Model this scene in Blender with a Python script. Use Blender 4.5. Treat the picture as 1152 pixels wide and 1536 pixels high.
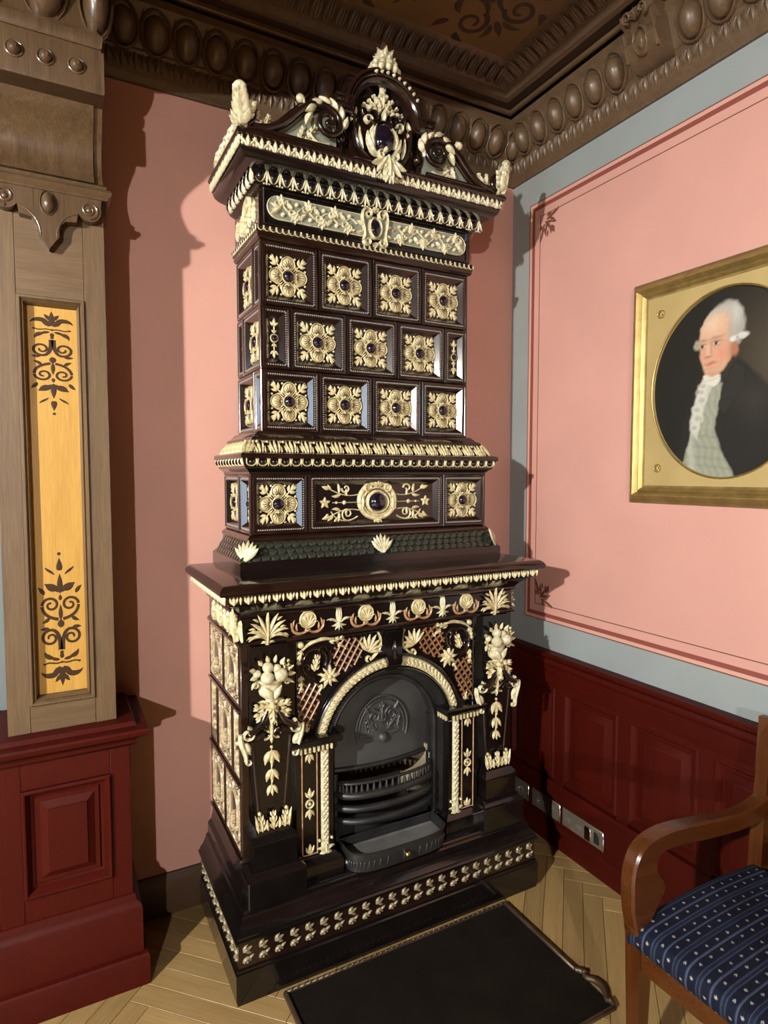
import bpy, math, random
import numpy as np
from mathutils import Vector, Matrix

for _o in list(bpy.data.objects):
    bpy.data.objects.remove(_o)
SC = bpy.context.scene
COL = SC.collection
PI = math.pi
rnd = random.Random(11)

# ------------------------------------------------------------------ camera, world, lights, exposure
cd = bpy.data.cameras.new('camera')
cam = bpy.data.objects.new('camera', cd)
COL.objects.link(cam)
cd.sensor_fit = 'HORIZONTAL'
cd.sensor_width = 36.0
cd.lens = 933.15 / 1152 * 36
cd.clip_start = 0.02
cam.location = (0, 0, 1.6)
cam.rotation_euler = (PI / 2 - 0.0601, 0, -0.4912)
SC.camera = cam

W = bpy.data.worlds.new('world')
SC.world = W
W.use_nodes = True
W.node_tree.nodes['Background'].inputs[0].default_value = (0.55, 0.72, 1.0, 1)
W.node_tree.nodes['Background'].inputs[1].default_value = 0.25

SC.view_settings.view_transform = 'Standard'
SC.view_settings.look = 'None'
SC.view_settings.gamma = 1.0
SC.view_settings.use_curve_mapping = False
SC.view_settings.exposure = 0.08
SC.cycles.caustics_reflective = False
SC.cycles.caustics_refractive = False

XL, YF_ROOM = -2.6, -6.0          # left wall and the wall behind the camera
WIN = [(0.15, 1.20), (-3.1, -2.05)]     # y ranges of the two openings in the left wall
WZ = (0.95, 2.55)
for _i, (_a, _b) in enumerate(WIN):      # sky light in each window opening
    ld = bpy.data.lights.new('daylight', 'AREA')
    ld.shape = 'RECTANGLE'
    ld.size = WZ[1] - WZ[0]
    ld.size_y = _b - _a
    ld.energy = (46, 12)[_i]
    ld.color = (0.62, 0.81, 1.0)
    lo = bpy.data.objects.new('daylight', ld)
    lo.location = (XL - 0.19, (_a + _b) / 2, sum(WZ) / 2)
    lo.rotation_euler = (0, -PI / 2, 0)
    COL.objects.link(lo)

# the two globe wall lamps on the left wall: position, radius, power
LAMPS = [((-2.45, -0.31, 2.39), 0.05, 1030.0), ((-2.45, -4.7, 2.40), 0.05, 1030.0)]
LAMP_COLOR = (1.0, 0.975, 0.90)

# ------------------------------------------------------------------ helpers
class MB:
    """collects geometry for ONE mesh object"""
    def __init__(s):
        s.v, s.f, s.m, s.mi, s.T = [], [], [], 0, None

    def add(s, vs, fs):
        b = len(s.v)
        if s.T is not None:
            vs = [tuple(s.T @ Vector(p)) for p in vs]
        s.v.extend(vs)
        for q in fs:
            s.f.append([b + i for i in q])
            s.m.append(s.mi)

    def box(s, x0, x1, y0, y1, z0, z1, bv=0.0):
        if bv <= 0:
            vs = [(x, y, z) for z in (z0, z1) for y in (y0, y1) for x in (x0, x1)]
            s.add(vs, [(0, 2, 3, 1), (4, 5, 7, 6), (0, 1, 5, 4), (2, 6, 7, 3), (0, 4, 6, 2), (1, 3, 7, 5)])
            return
        b = bv
        rings = []
        for (zz, ins) in ((z0, b), (z0 + b, 0), (z1 - b, 0), (z1, b)):
            X0, X1, Y0, Y1 = x0 + ins, x1 - ins, y0 + ins, y1 - ins
            c = b if ins == 0 else 0.0
            if c:
                rings.append([(X0 + c, Y0, zz), (X1 - c, Y0, zz), (X1, Y0 + c, zz), (X1, Y1 - c, zz), (X1 - c, Y1, zz), (X0 + c, Y1, zz), (X0, Y1 - c, zz), (X0, Y0 + c, zz)])
            else:
                rings.append([(X0, Y0, zz), (X1, Y0, zz), (X1, Y0, zz), (X1, Y1, zz), (X1, Y1, zz), (X0, Y1, zz), (X0, Y1, zz), (X0, Y0, zz)])
        s.loft(rings, True, True)

    def loft(s, rings, closed=True, caps=False):
        n = len(rings[0])
        vs = [p for r in rings for p in r]
        fs = []
        for i in range(len(rings) - 1):
            for j in range(n if closed else n - 1):
                k = (j + 1) % n
                fs.append((i * n + j, i * n + k, (i + 1) * n + k, (i + 1) * n + j))
        if caps:
            fs.append(tuple(range(n - 1, -1, -1)))
            fs.append(tuple((len(rings) - 1) * n + j for j in range(n)))
        s.add(vs, fs)

    def ublock(s, prof, hw, yf, yb=0.0):
        """rectangular plan block against y = yb; prof = [(overhang, z)] from bottom to top"""
        s.loft([[(-hw - o, yf - o, z), (hw + o, yf - o, z), (hw + o, yb, z), (-hw - o, yb, z)] for o, z in prof], True, True)

    def tube(s, pts, rad, n=8, caps=True, flat=1.0):
        P = [Vector(p) for p in pts]
        if not hasattr(rad, '__len__'):
            rad = [rad] * len(P)
        rings = []
        up = None
        for i, p in enumerate(P):
            t = (P[min(i + 1, len(P) - 1)] - P[max(i - 1, 0)])
            t = t.normalized() if t.length > 1e-9 else Vector((0, 0, 1))
            if up is None:
                a = Vector((0, 0, 1)) if abs(t.z) < 0.9 else Vector((1, 0, 0))
                up = (a - t * a.dot(t)).normalized()
            else:
                up = (up - t * up.dot(t))
                up = up.normalized() if up.length > 1e-6 else t.orthogonal().normalized()
            sd = t.cross(up)
            rings.append([tuple(p + (sd * math.cos(2 * PI * k / n) * flat + up * math.sin(2 * PI * k / n)) * rad[i]) for k in range(n)])
        s.loft(rings, True, caps)

    def lathe(s, prof, n=16, c=(0, 0, 0), ax='z'):
        rings = []
        for r, h in prof:
            ring = []
            for k in range(n):
                a = 2 * PI * k / n
                if ax == 'z':
                    ring.append((c[0] + r * math.cos(a), c[1] + r * math.sin(a), c[2] + h))
                else:                      # axis along -y (towards the viewer of a front face)
                    ring.append((c[0] + r * math.cos(a), c[1] - h, c[2] + r * math.sin(a)))
            rings.append(ring)
        s.loft(rings, True, True)

    def ball(s, c, r, n=8, m=5):
        rx, ry, rz = r if hasattr(r, '__len__') else (r, r, r)
        rings = []
        for i in range(m + 1):
            t = PI * (0.02 + 0.96 * i / m) - PI / 2
            rings.append([(c[0] + rx * math.cos(t) * math.cos(2 * PI * k / n), c[1] + ry * math.cos(t) * math.sin(2 * PI * k / n), c[2] + rz * math.sin(t)) for k in range(n)])
        s.loft(rings, True, True)

    # ---- relief drawing on a vertical face: u right, v up, w out of the face (towards local -y)
    def stroke(s, pts, hw, h, w0=0.0, round_=True):
        n = len(pts)
        if not hasattr(hw, '__len__'):
            hw = [hw] * n
        if not hasattr(h, '__len__'):
            h = [h] * n
        if not hasattr(w0, '__len__'):
            w0 = [w0] * n
        ofs = ((-1, 0), (-0.66, 0.72), (0, 1), (0.66, 0.72), (1, 0)) if round_ else ((-1, 0), (-1, 1), (1, 1), (1, 0))
        rings = []
        for i in range(n):
            a, b = pts[max(i - 1, 0)], pts[min(i + 1, n - 1)]
            dx, dy = b[0] - a[0], b[1] - a[1]
            L = math.hypot(dx, dy) or 1e-9
            nx, ny = -dy / L, dx / L
            rings.append([(pts[i][0] + nx * hw[i] * o, -(w0[i] + h[i] * e), pts[i][1] + ny * hw[i] * o) for o, e in ofs])
        s.loft(rings, False)
        k = len(ofs)
        b = len(s.v)
        s.f.append([b - n * k + j for j in range(k - 1, -1, -1)]); s.m.append(s.mi)
        s.f.append([b - k + j for j in range(k)]); s.m.append(s.mi)

    def leaf(s, cx, cy, ang, L, Wd, h, bend=0.0, n=6, w0=0.0, lift=0.0, pw=0.8):
        """tapering curved lobe starting at (cx, cy), heading ang (radians)"""
        pts, hw, hh, ww = [], [], [], []
        x, y, a = cx, cy, ang
        for i in range(n + 1):
            t = i / n
            pts.append((x, y))
            p = math.sin(PI * (0.06 + 0.92 * t) ** pw)
            hw.append(max(Wd * p, Wd * 0.06))
            hh.append(max(h * (0.35 + 0.65 * p), 0.0003))
            ww.append(w0 + lift * t * t)
            x += math.cos(a) * L / n
            y += math.sin(a) * L / n
            a += bend / n
        s.stroke(pts, hw, hh, ww)

    def spiral(s, cx, cy, r0, r1, a0, turns, hw0, hw1, h, w0=0.0, n=None):
        n = n or max(8, int(abs(turns) * 14))
        pts, hw, hh = [], [], []
        for i in range(n + 1):
            t = i / n
            r = r0 + (r1 - r0) * t
            a = a0 + turns * 2 * PI * t
            pts.append((cx + r * math.cos(a), cy + r * math.sin(a)))
            hw.append(hw0 + (hw1 - hw0) * t)
            hh.append(h * (0.6 + 0.4 * (1 - t)))
        s.stroke(pts, hw, hh, w0)
        return pts

    def disc(s, cx, cy, r, h, w0=0.0, n=10, ry=None, m=3):
        ry = ry or r
        rings = []
        for i in range(m):
            t = PI / 2 * i / m
            rings.append([(cx + r * math.cos(t) * math.cos(2 * PI * k / n), -(w0 + h * math.sin(t)), cy + ry * math.cos(t) * math.sin(2 * PI * k / n)) for k in range(n)])
        s.loft(rings, True)
        b = len(s.v) - n
        s.f.append([b + k for k in range(n)]); s.m.append(s.mi)

    def ring(s, cx, cy, r, t, h, w0=0.0, n=16, ry=None):
        ry = ry or r
        pts = [(cx + r * math.cos(2 * PI * k / n), cy + ry * math.sin(2 * PI * k / n)) for k in range(n + 1)]
        s.stroke(pts, t, h, w0)

    def acanthus(s, cx, cy, ang, L, Wd, h, pairs=3, w0=0.0, lift=0.0, bend=0.0):
        """lobed leaf: a middle rib with side lobes"""
        s.leaf(cx, cy, ang, L, Wd * 0.34, h, bend, 6, w0, lift)
        for i in range(pairs):
            t = 0.08 + 0.62 * i / max(pairs - 1, 1)
            a = ang + bend * t
            px, py = cx + math.cos(ang + bend * t / 2) * L * t, cy + math.sin(ang + bend * t / 2) * L * t
            ll = Wd * (1.15 - 0.35 * t)
            for sg in (-1, 1):
                s.leaf(px, py, a + sg * (1.0 - 0.35 * t), ll, Wd * 0.27, h * 0.8, -sg * 0.7, 4, w0 + lift * t * t, lift * 0.3)

    def palmette(s, cx, cy, ang, Rd, n, spread, h, Wd=None, w0=0.0, curl=0.35, lift=0.0):
        Wd = Wd or Rd * 0.11
        for i in range(n):
            t = (i / (n - 1)) * 2 - 1
            ll = Rd * (1 - 0.28 * abs(t))
            s.leaf(cx, cy, ang - t * spread, ll, Wd, h, -t * curl, 5, w0 + 0.0004 * (n - i), lift, 1.5)

    def mirror(s, start=0, fstart=0):
        b = len(s.v)
        nv = [(-x, y, z) for x, y, z in s.v[start:]]
        s.v.extend(nv)
        nf = [[b + (i - start) for i in reversed(q)] for q in s.f[fstart:]]
        nm = s.m[fstart:]
        s.f.extend(nf)
        s.m.extend(nm)

    def mesh(s, name, mats, smooth=38):
        me = bpy.data.meshes.new(name)
        me.from_pydata(s.v, [], s.f)
        if not isinstance(mats, (list, tuple)):
            mats = [mats]
        for m in mats:
            me.materials.append(m)
        if len(mats) > 1:
            me.polygons.foreach_set('material_index', s.m)
        me.update()
        if smooth:
            me.shade_smooth()
            me.set_sharp_from_angle(angle=math.radians(smooth))
        return me

    def obj(s, name, mats, parent=None, loc=(0, 0, 0), rz=0.0, smooth=38, **kw):
        return put(s.mesh(name, mats, smooth), name, parent, loc, rz, **kw)


def put(me, name, parent=None, loc=(0, 0, 0), rz=0.0, rot=None, sc=None, **kw):
    o = bpy.data.objects.new(name, me)
    COL.objects.link(o)
    o.parent = parent
    o.location = loc
    o.rotation_euler = rot if rot else (0, 0, rz)
    if sc:
        o.scale = sc
    for k, v in kw.items():
        o[k] = v
    return o


def thing(name, label, cat, loc=(0, 0, 0), rz=0.0, group=None):
    o = bpy.data.objects.new(name, None)
    COL.objects.link(o)
    o.empty_display_size = 0.1
    o.location = loc
    o.rotation_euler = (0, 0, rz)
    o['label'] = label
    o['category'] = cat
    if group:
        o['group'] = group
    return o


def arc(cx, cy, r, a0, a1, n, ry=None):
    ry = ry or r
    return [(cx + r * math.cos(a0 + (a1 - a0) * i / n), cy + ry * math.sin(a0 + (a1 - a0) * i / n)) for i in range(n + 1)]


def bez(p0, p1, p2, p3, n=10):
    out = []
    for i in range(n + 1):
        t = i / n
        q = 1 - t
        out.append(tuple(q ** 3 * a + 3 * q * q * t * b + 3 * q * t * t * c + t ** 3 * d for a, b, c, d in zip(p0, p1, p2, p3)))
    return out


# ------------------------------------------------------------------ materials
ALB = 0.72          # overall reflectance scale of the painted and glazed surfaces


def mat(name, col, rough=0.5, metal=0.0, var=0.0, vscale=8.0, col2=None, bump=0.0, bscale=40.0, coat=0.0, stretch=None, spec=0.5, rvar=0.0):
    if not metal:
        col = tuple(c * ALB for c in col)
        col2 = tuple(c * ALB for c in col2) if col2 else None
    m = bpy.data.materials.new(name)
    m.use_nodes = True
    nt = m.node_tree
    b = nt.nodes['Principled BSDF']
    b.inputs['Roughness'].default_value = rough
    b.inputs['Metallic'].default_value = metal
    b.inputs['Specular IOR Level'].default_value = spec
    b.inputs['Coat Weight'].default_value = coat
    b.inputs['Coat Roughness'].default_value = 0.06
    b.inputs['Base Color'].default_value = (*col, 1)
    tc = nt.nodes.new('ShaderNodeTexCoord')
    mp = nt.nodes.new('ShaderNodeMapping')
    if stretch:
        mp.inputs['Scale'].default_value = stretch
    nt.links.new(tc.outputs['Object'], mp.inputs[0])
    if var > 0 or col2:
        nz = nt.nodes.new('ShaderNodeTexNoise')
        nz.inputs['Scale'].default_value = vscale
        nz.inputs['Detail'].default_value = 4
        nt.links.new(mp.outputs[0], nz.inputs['Vector'])
        rp = nt.nodes.new('ShaderNodeValToRGB')
        c2 = col2 or tuple(c * (1 - var) for c in col)
        c1 = col if col2 else tuple(min(c * (1 + var), 1) for c in col)
        rp.color_ramp.elements[0].position = 0.36
        rp.color_ramp.elements[1].position = 0.64
        rp.color_ramp.elements[0].color = (*c2, 1)
        rp.color_ramp.elements[1].color = (*c1, 1)
        nt.links.new(nz.outputs['Fac'], rp.inputs[0])
        nt.links.new(rp.outputs[0], b.inputs['Base Color'])
        if rvar:
            mr = nt.nodes.new('ShaderNodeMapRange')
            mr.inputs['To Min'].default_value = rough - rvar
            mr.inputs['To Max'].default_value = rough + rvar
            nt.links.new(nz.outputs['Fac'], mr.inputs['Value'])
            nt.links.new(mr.outputs[0], b.inputs['Roughness'])
    if bump > 0:
        n2 = nt.nodes.new('ShaderNodeTexNoise')
        n2.inputs['Scale'].default_value = bscale
        n2.inputs['Detail'].default_value = 3
        nt.links.new(mp.outputs[0], n2.inputs['Vector'])
        bp = nt.nodes.new('ShaderNodeBump')
        bp.inputs['Strength'].default_value = bump
        bp.inputs['Distance'].default_value = 0.004
        nt.links.new(n2.outputs['Fac'], bp.inputs['Height'])
        nt.links.new(bp.outputs[0], b.inputs['Normal'])
    return m


def wood(name, c1, c2, rough=0.45, coat=0.0, axis='z', scale=7.0, bump=0.08, per_object=0.0, spec=0.5):
    """grain running along one local axis"""
    c1, c2 = tuple(c * ALB for c in c1), tuple(c * ALB for c in c2)
    m = bpy.data.materials.new(name)
    m.use_nodes = True
    nt = m.node_tree
    b = nt.nodes['Principled BSDF']
    b.inputs['Roughness'].default_value = rough
    b.inputs['Coat Weight'].default_value = coat
    b.inputs['Coat Roughness'].default_value = 0.12
    b.inputs['Specular IOR Level'].default_value = spec
    tc = nt.nodes.new('ShaderNodeTexCoord')
    mp = nt.nodes.new('ShaderNodeMapping')
    s = {'x': (0.06, 1, 1), 'y': (1, 0.06, 1), 'z': (1, 1, 0.06)}[axis]
    mp.inputs['Scale'].default_value = tuple(q * scale for q in s)
    if per_object:
        oi = nt.nodes.new('ShaderNodeObjectInfo')
        va = nt.nodes.new('ShaderNodeVectorMath')
        va.operation = 'MULTIPLY_ADD'
        va.inputs[1].default_value = (9.0, 7.0, 5.0)
        nt.links.new(oi.outputs['Random'], va.inputs[0])
        nt.links.new(tc.outputs['Object'], va.inputs[2])
        nt.links.new(va.outputs[0], mp.inputs[0])
    else:
        nt.links.new(tc.outputs['Object'], mp.inputs[0])
    n1 = nt.nodes.new('ShaderNodeTexNoise')
    n1.inputs['Scale'].default_value = 4.0
    n1.inputs['Detail'].default_value = 6
    n1.inputs['Roughness'].default_value = 0.65
    n1.inputs['Distortion'].default_value = 0.6
    nt.links.new(mp.outputs[0], n1.inputs['Vector'])
    n3 = nt.nodes.new('ShaderNodeTexNoise')
    n3.inputs['Scale'].default_value = 22.0
    n3.inputs['Detail'].default_value = 3
    nt.links.new(mp.outputs[0], n3.inputs['Vector'])
    mx = nt.nodes.new('ShaderNodeMath')
    mx.operation = 'MULTIPLY_ADD'
    mx.inputs[1].default_value = 0.45
    nt.links.new(n3.outputs['Fac'], mx.inputs[0])
    sc = nt.nodes.new('ShaderNodeMath')
    sc.operation = 'MULTIPLY'
    sc.inputs[1].default_value = 0.55
    nt.links.new(n1.outputs['Fac'], sc.inputs[0])
    nt.links.new(sc.outputs[0], mx.inputs[2])
    rp = nt.nodes.new('ShaderNodeValToRGB')
    rp.color_ramp.elements[0].position = 0.34
    rp.color_ramp.elements[1].position = 0.66
    rp.color_ramp.elements[0].color = (*c2, 1)
    rp.color_ramp.elements[1].color = (*c1, 1)
    nt.links.new(mx.outputs[0], rp.inputs[0])
    out = rp.outputs[0]
    if per_object:
        oi = nt.nodes.new('ShaderNodeObjectInfo')
        hs = nt.nodes.new('ShaderNodeHueSaturation')
        mr = nt.nodes.new('ShaderNodeMapRange')
        mr.inputs['To Min'].default_value = 1 - per_object
        mr.inputs['To Max'].default_value = 1 + per_object
        nt.links.new(oi.outputs['Random'], mr.inputs['Value'])
        nt.links.new(mr.outputs[0], hs.inputs['Value'])
        nt.links.new(out, hs.inputs['Color'])
        out = hs.outputs[0]
    nt.links.new(out, b.inputs['Base Color'])
    bp = nt.nodes.new('ShaderNodeBump')
    bp.inputs['Strength'].default_value = bump
    bp.inputs['Distance'].default_value = 0.003
    nt.links.new(mx.outputs[0], bp.inputs['Height'])
    nt.links.new(bp.outputs[0], b.inputs['Normal'])
    return m


def painted(name, rough=0.6, coat=0.0):
    """colour comes from the mesh's own paint layer"""
    m = bpy.data.materials.new(name)
    m.use_nodes = True
    nt = m.node_tree
    b = nt.nodes['Principled BSDF']
    b.inputs['Roughness'].default_value = rough
    b.inputs['Coat Weight'].default_value = coat
    b.inputs['Specular IOR Level'].default_value = 0.2
    a = nt.nodes.new('ShaderNodeAttribute')
    a.attribute_name = 'paint'
    nt.links.new(a.outputs['Color'], b.inputs['Base Color'])
    return m


def emit(name, col, strength):
    m = bpy.data.materials.new(name)
    m.use_nodes = True
    nt = m.node_tree
    nt.nodes.remove(nt.nodes['Principled BSDF'])
    e = nt.nodes.new('ShaderNodeEmission')
    e.inputs[0].default_value = (*col, 1)
    e.inputs[1].default_value = strength
    nt.links.new(e.outputs[0], nt.nodes['Material Output'].inputs[0])
    return m


PINK = mat('pink_wall_paint', (0.74, 0.385, 0.315), 0.62, var=0.035, vscale=3.0, bump=0.03, bscale=60)
GREY = mat('grey_wall_paint', (0.35, 0.39, 0.385), 0.6, var=0.04, vscale=4.0, bump=0.03, bscale=60)
DARKRED = mat('dark_red_line_paint', (0.30, 0.075, 0.055), 0.62)
PALEPINK = mat('pale_pink_line_paint', (0.78, 0.42, 0.33), 0.62)
UMBER = mat('umber_stencil_paint', (0.19, 0.07, 0.04), 0.62)
MAHOG = wood('red_mahogany', (0.076, 0.0050, 0.0016), (0.050, 0.0032, 0.0010), 0.5, 0.02, 'z', 5.0, 0.03, 0.0, 0.16)
MAHOGX = wood('red_mahogany_along', (0.076, 0.0050, 0.0016), (0.050, 0.0032, 0.0010), 0.5, 0.02, 'y', 5.0, 0.03, 0.0, 0.16)
OAK = wood('brown_oak', (0.190, 0.118, 0.058), (0.105, 0.060, 0.027), 0.45, 0.04, 'z', 9.0, 0.12)
OAKX = wood('brown_oak_across', (0.190, 0.118, 0.058), (0.105, 0.060, 0.027), 0.45, 0.04, 'x', 9.0, 0.12)
OAKD = wood('dark_oak', (0.185, 0.115, 0.062), (0.105, 0.062, 0.030), 0.42, 0.08, 'y', 8.0, 0.1)
OAKC = wood('carved_console_oak', (0.135, 0.080, 0.040), (0.062, 0.034, 0.015), 0.33, 0.12, 'z', 11.0, 0.2)
CEILW = wood('dark_ceiling_wood', (0.060, 0.032, 0.014), (0.038, 0.019, 0.008), 0.5, 0.05, 'y', 6.0, 0.08)
GOLDWOOD = wood('golden_inlay_wood', (0.65, 0.375, 0.078), (0.50, 0.265, 0.045), 0.42, 0.15, 'z', 10.0, 0.04)
INLAY = mat('dark_inlay_wood', (0.055, 0.026, 0.011), 0.5, spec=0.2)
CEILGOLD = mat('ceiling_ochre_paint', (0.20, 0.112, 0.034), 0.6, var=0.12, vscale=5)
CEILINK = mat('ceiling_brown_paint', (0.055, 0.023, 0.007), 0.6)
PARQ = wood('oak_parquet', (0.54, 0.36, 0.145), (0.39, 0.245, 0.092), 0.33, 0.15, 'x', 9.0, 0.05, 0.16)
PARQGAP = mat('parquet_joint', (0.05, 0.03, 0.012), 0.7)
SKIRT = wood('brown_skirting', (0.10, 0.045, 0.02), (0.06, 0.026, 0.012), 0.45, 0.1, 'x', 6.0, 0.05)

BLACK = mat('black_glaze', (0.0075, 0.0055, 0.005), 0.16, var=0.25, vscale=12, coat=0.5, bump=0.02, bscale=25)
BROWN = mat('dark_brown_glaze', (0.019, 0.008, 0.005), 0.17, var=0.3, vscale=14, coat=0.5, bump=0.03, bscale=30)
CREAM = mat('cream_glaze', (0.88, 0.77, 0.47), 0.3, vscale=70, col2=(0.56, 0.46, 0.23), coat=0.25)
CREAM2 = mat('pale_cream_glaze', (0.92, 0.83, 0.57), 0.3, vscale=60, col2=(0.58, 0.53, 0.32), coat=0.25)
OLIVE = mat('olive_shade_glaze', (0.09, 0.06, 0.022), 0.3)
TERRA = mat('terracotta_glaze', (0.36, 0.18, 0.085), 0.34, vscale=50, col2=(0.24, 0.105, 0.045), coat=0.2)
TAN = mat('tan_glaze', (0.55, 0.33, 0.18), 0.32, vscale=50, col2=(0.38, 0.21, 0.10), coat=0.2)
SAGE = mat('sage_glaze', (0.33, 0.35, 0.27), 0.25, vscale=20, col2=(0.24, 0.26, 0.20), coat=0.4)
GREENBLACK = mat('green_black_glaze', (0.030, 0.034, 0.024), 0.16, var=0.3, vscale=30, coat=0.5)
BEAD = mat('grey_bead_glaze', (0.42, 0.38, 0.34), 0.25, coat=0.3)
GEM = mat('violet_black_gem_glaze', (0.010, 0.006, 0.016), 0.05, coat=1.0)
IRON = mat('black_cast_iron', (0.020, 0.020, 0.020), 0.42, var=0.3, vscale=15, bump=0.08, bscale=60, spec=0.6)
IRON2 = mat('grey_cast_iron', (0.055, 0.055, 0.055), 0.5, var=0.25, vscale=10, bump=0.08, bscale=60, spec=0.6)
ASH = mat('grey_ash_sheet', (0.17, 0.165, 0.155), 0.8, var=0.2, vscale=12)
FIREBRICK = mat('pale_firebrick', (0.42, 0.34, 0.22), 0.85, var=0.3, vscale=9)
DARKBRICK = mat('shaded_firebrick', (0.03, 0.025, 0.02), 0.9, var=0.3, vscale=9)  # dark copy of the firebrick; unlit back and left cheek put into the colour
CREAMDIM = mat('shaded_cream_glaze', (0.42, 0.35, 0.22), 0.32, vscale=60, col2=(0.22, 0.17, 0.09), coat=0.2)  # darker cream for the plinth studs, their dim light put into the colour
FLANK = mat('buff_glaze', (0.74, 0.62, 0.40), 0.32, vscale=60, col2=(0.42, 0.29, 0.16), coat=0.2)
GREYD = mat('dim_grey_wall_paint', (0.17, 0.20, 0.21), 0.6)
BRASS = mat('brass', (0.75, 0.52, 0.2), 0.22, 1.0)
NICKEL = mat('brushed_nickel', (0.22, 0.185, 0.135), 0.42, 0.5, var=0.08, vscale=20)
SOCKET = mat('socket_grey', (0.20, 0.18, 0.16), 0.35)
CHROME = mat('chrome_edge', (0.85, 0.82, 0.76), 0.15, 1.0)
GOLD = mat('gold_leaf', (0.40, 0.28, 0.10), 0.40, 0.75, var=0.15, vscale=25)
GOLDFLAT = mat('gold_mount', (0.46, 0.34, 0.14), 0.5, 0.3, var=0.06, vscale=6)
CHAIRW = wood('honey_mahogany', (0.115, 0.033, 0.006), (0.066, 0.018, 0.0034), 0.27, 0.2, 'z', 6.0, 0.02)
CHAIRWX = wood('honey_mahogany_along', (0.115, 0.033, 0.006), (0.066, 0.018, 0.0034), 0.27, 0.2, 'x', 6.0, 0.02)
FABRIC = painted('striped_blue_fabric', 0.8)
PAINTING = painted('oil_paint', 0.55)
HEARTH = mat('black_hearth_sheet', (0.012, 0.009, 0.006), 0.6, var=0.2, vscale=10, spec=0.15)
HEARTHRIM = mat('brown_iron_rim', (0.10, 0.068, 0.040), 0.4, 0.6, var=0.2, vscale=30)
WHITEPAINT = mat('white_window_paint', (0.7, 0.7, 0.68), 0.5)

# ================================================================== THE ROOM
XR, YB, ZC = 1.908, 2.308, 3.15
RZL, RZR = -PI / 2, PI / 2       # a relief facing -x / facing +x


def struct(mb, name, mats, parent=None, label=None, smooth=38, **kw):
    o = mb.obj(name, mats, parent, smooth=smooth, **kw)
    if parent is None:
        o['kind'] = 'structure'
        if label:
            o['label'] = label
    return o


# ---- floor: joint bed + herringbone planks
b = MB()
b.box(XL - .2, XR + .25, YF_ROOM - .2, YB + .25, -0.08, -0.004)
floor = struct(b, 'floor', PARQGAP, label='oak herringbone parquet floor')
PW, PL = 0.070, 0.560
plank = MB()
plank.box(0.0007, PL - 0.0007, 0.0007, PW - 0.0007, -0.02, 0.0, 0.0012)
plank_me = plank.mesh('plank', PARQ, 30)
stuffb = MB()
placed = []
c45, s45 = math.cos(PI / 4), math.sin(PI / 4)
N = int(PL / PW)


def in_room(x, y):
    return XL - .3 < x < XR + .3 and YF_ROOM - .3 < y < YB + .3


cells = []
for i in range(-140, 140):
    for j in range(-20, 20):
        # classic herringbone in the rotated frame: horizontal blocks step diagonally, vertical ones fill
        a0 = i * PW + j * 2 * PL
        b0 = i * PW
        cells.append((a0, b0, 0))
        cells.append((a0 + PL, b0 - PL + PW, 1))
for (p, q, k) in cells:
    if k == 0:
        cx, cy = p + PL / 2, q + PW / 2
    else:
        cx, cy = p + PW / 2, q + PL / 2
    wx, wy = cx * c45 - cy * s45 + 1.403, cx * s45 + cy * c45 + 1.213
    if not in_room(wx, wy):
        continue
    placed.append((wx, wy, k))
placed.sort(key=lambda t: abs(t[0] - 1.0) + 1.6 * abs(t[1] - 1.45))
n_single = 0
for (wx, wy, k) in placed:
    ang = PI / 4 + (PI / 2 if k else 0)
    ox, oy = -PL / 2, -PW / 2
    lx, ly = wx + ox * math.cos(ang) - oy * math.sin(ang), wy + ox * math.sin(ang) + oy * math.cos(ang)
    if n_single < 290:
        put(plank_me, 'plank', floor, (lx, ly, 0), ang)
        n_single += 1
    else:
        stuffb.T = Matrix.Translation((lx, ly, 0)) @ Matrix.Rotation(ang, 4, 'Z')
        stuffb.box(0.0007, PL - 0.0007, 0.0007, PW - 0.0007, -0.02, 0.0)
stuffb.T = None
struct(stuffb, 'distant_planks', PARQ, floor, smooth=0, kind='stuff')

# ---- walls
b = MB()
b.box(0.0, XR + .2, YB, YB + .2, 0, 3.3)
wall_back = struct(b, 'wall_back', PINK, label='salmon pink wall behind the stove')
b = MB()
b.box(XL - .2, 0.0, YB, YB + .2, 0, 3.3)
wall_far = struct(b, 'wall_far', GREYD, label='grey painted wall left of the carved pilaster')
b = MB()
b.box(XR, XR + .2, YF_ROOM, YB, 0, 3.3)
wall_right = struct(b, 'wall_right', GREY, label='grey wall with a framed salmon pink field')
b = MB()
b.box(XL - .2, XR + .2, YF_ROOM - .2, YF_ROOM, 0, 3.3)
struct(b, 'wall_front', MAHOG, label='dark red panelled wall behind the viewer')
b = MB()
ys = [YF_ROOM - .2] + [v for w in sorted(WIN) for v in w] + [YB]
for i in range(0, len(ys), 2):
    b.box(XL - .2, XL, ys[i], ys[i + 1], 0, 3.3)
for w in WIN:
    b.box(XL - .2, XL, w[0], w[1], 0, WZ[0])
    b.box(XL - .2, XL, w[0], w[1], WZ[1], 3.3)
struct(b, 'wall_left', MAHOG, label='dark red wooden wall with two tall windows')
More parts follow.
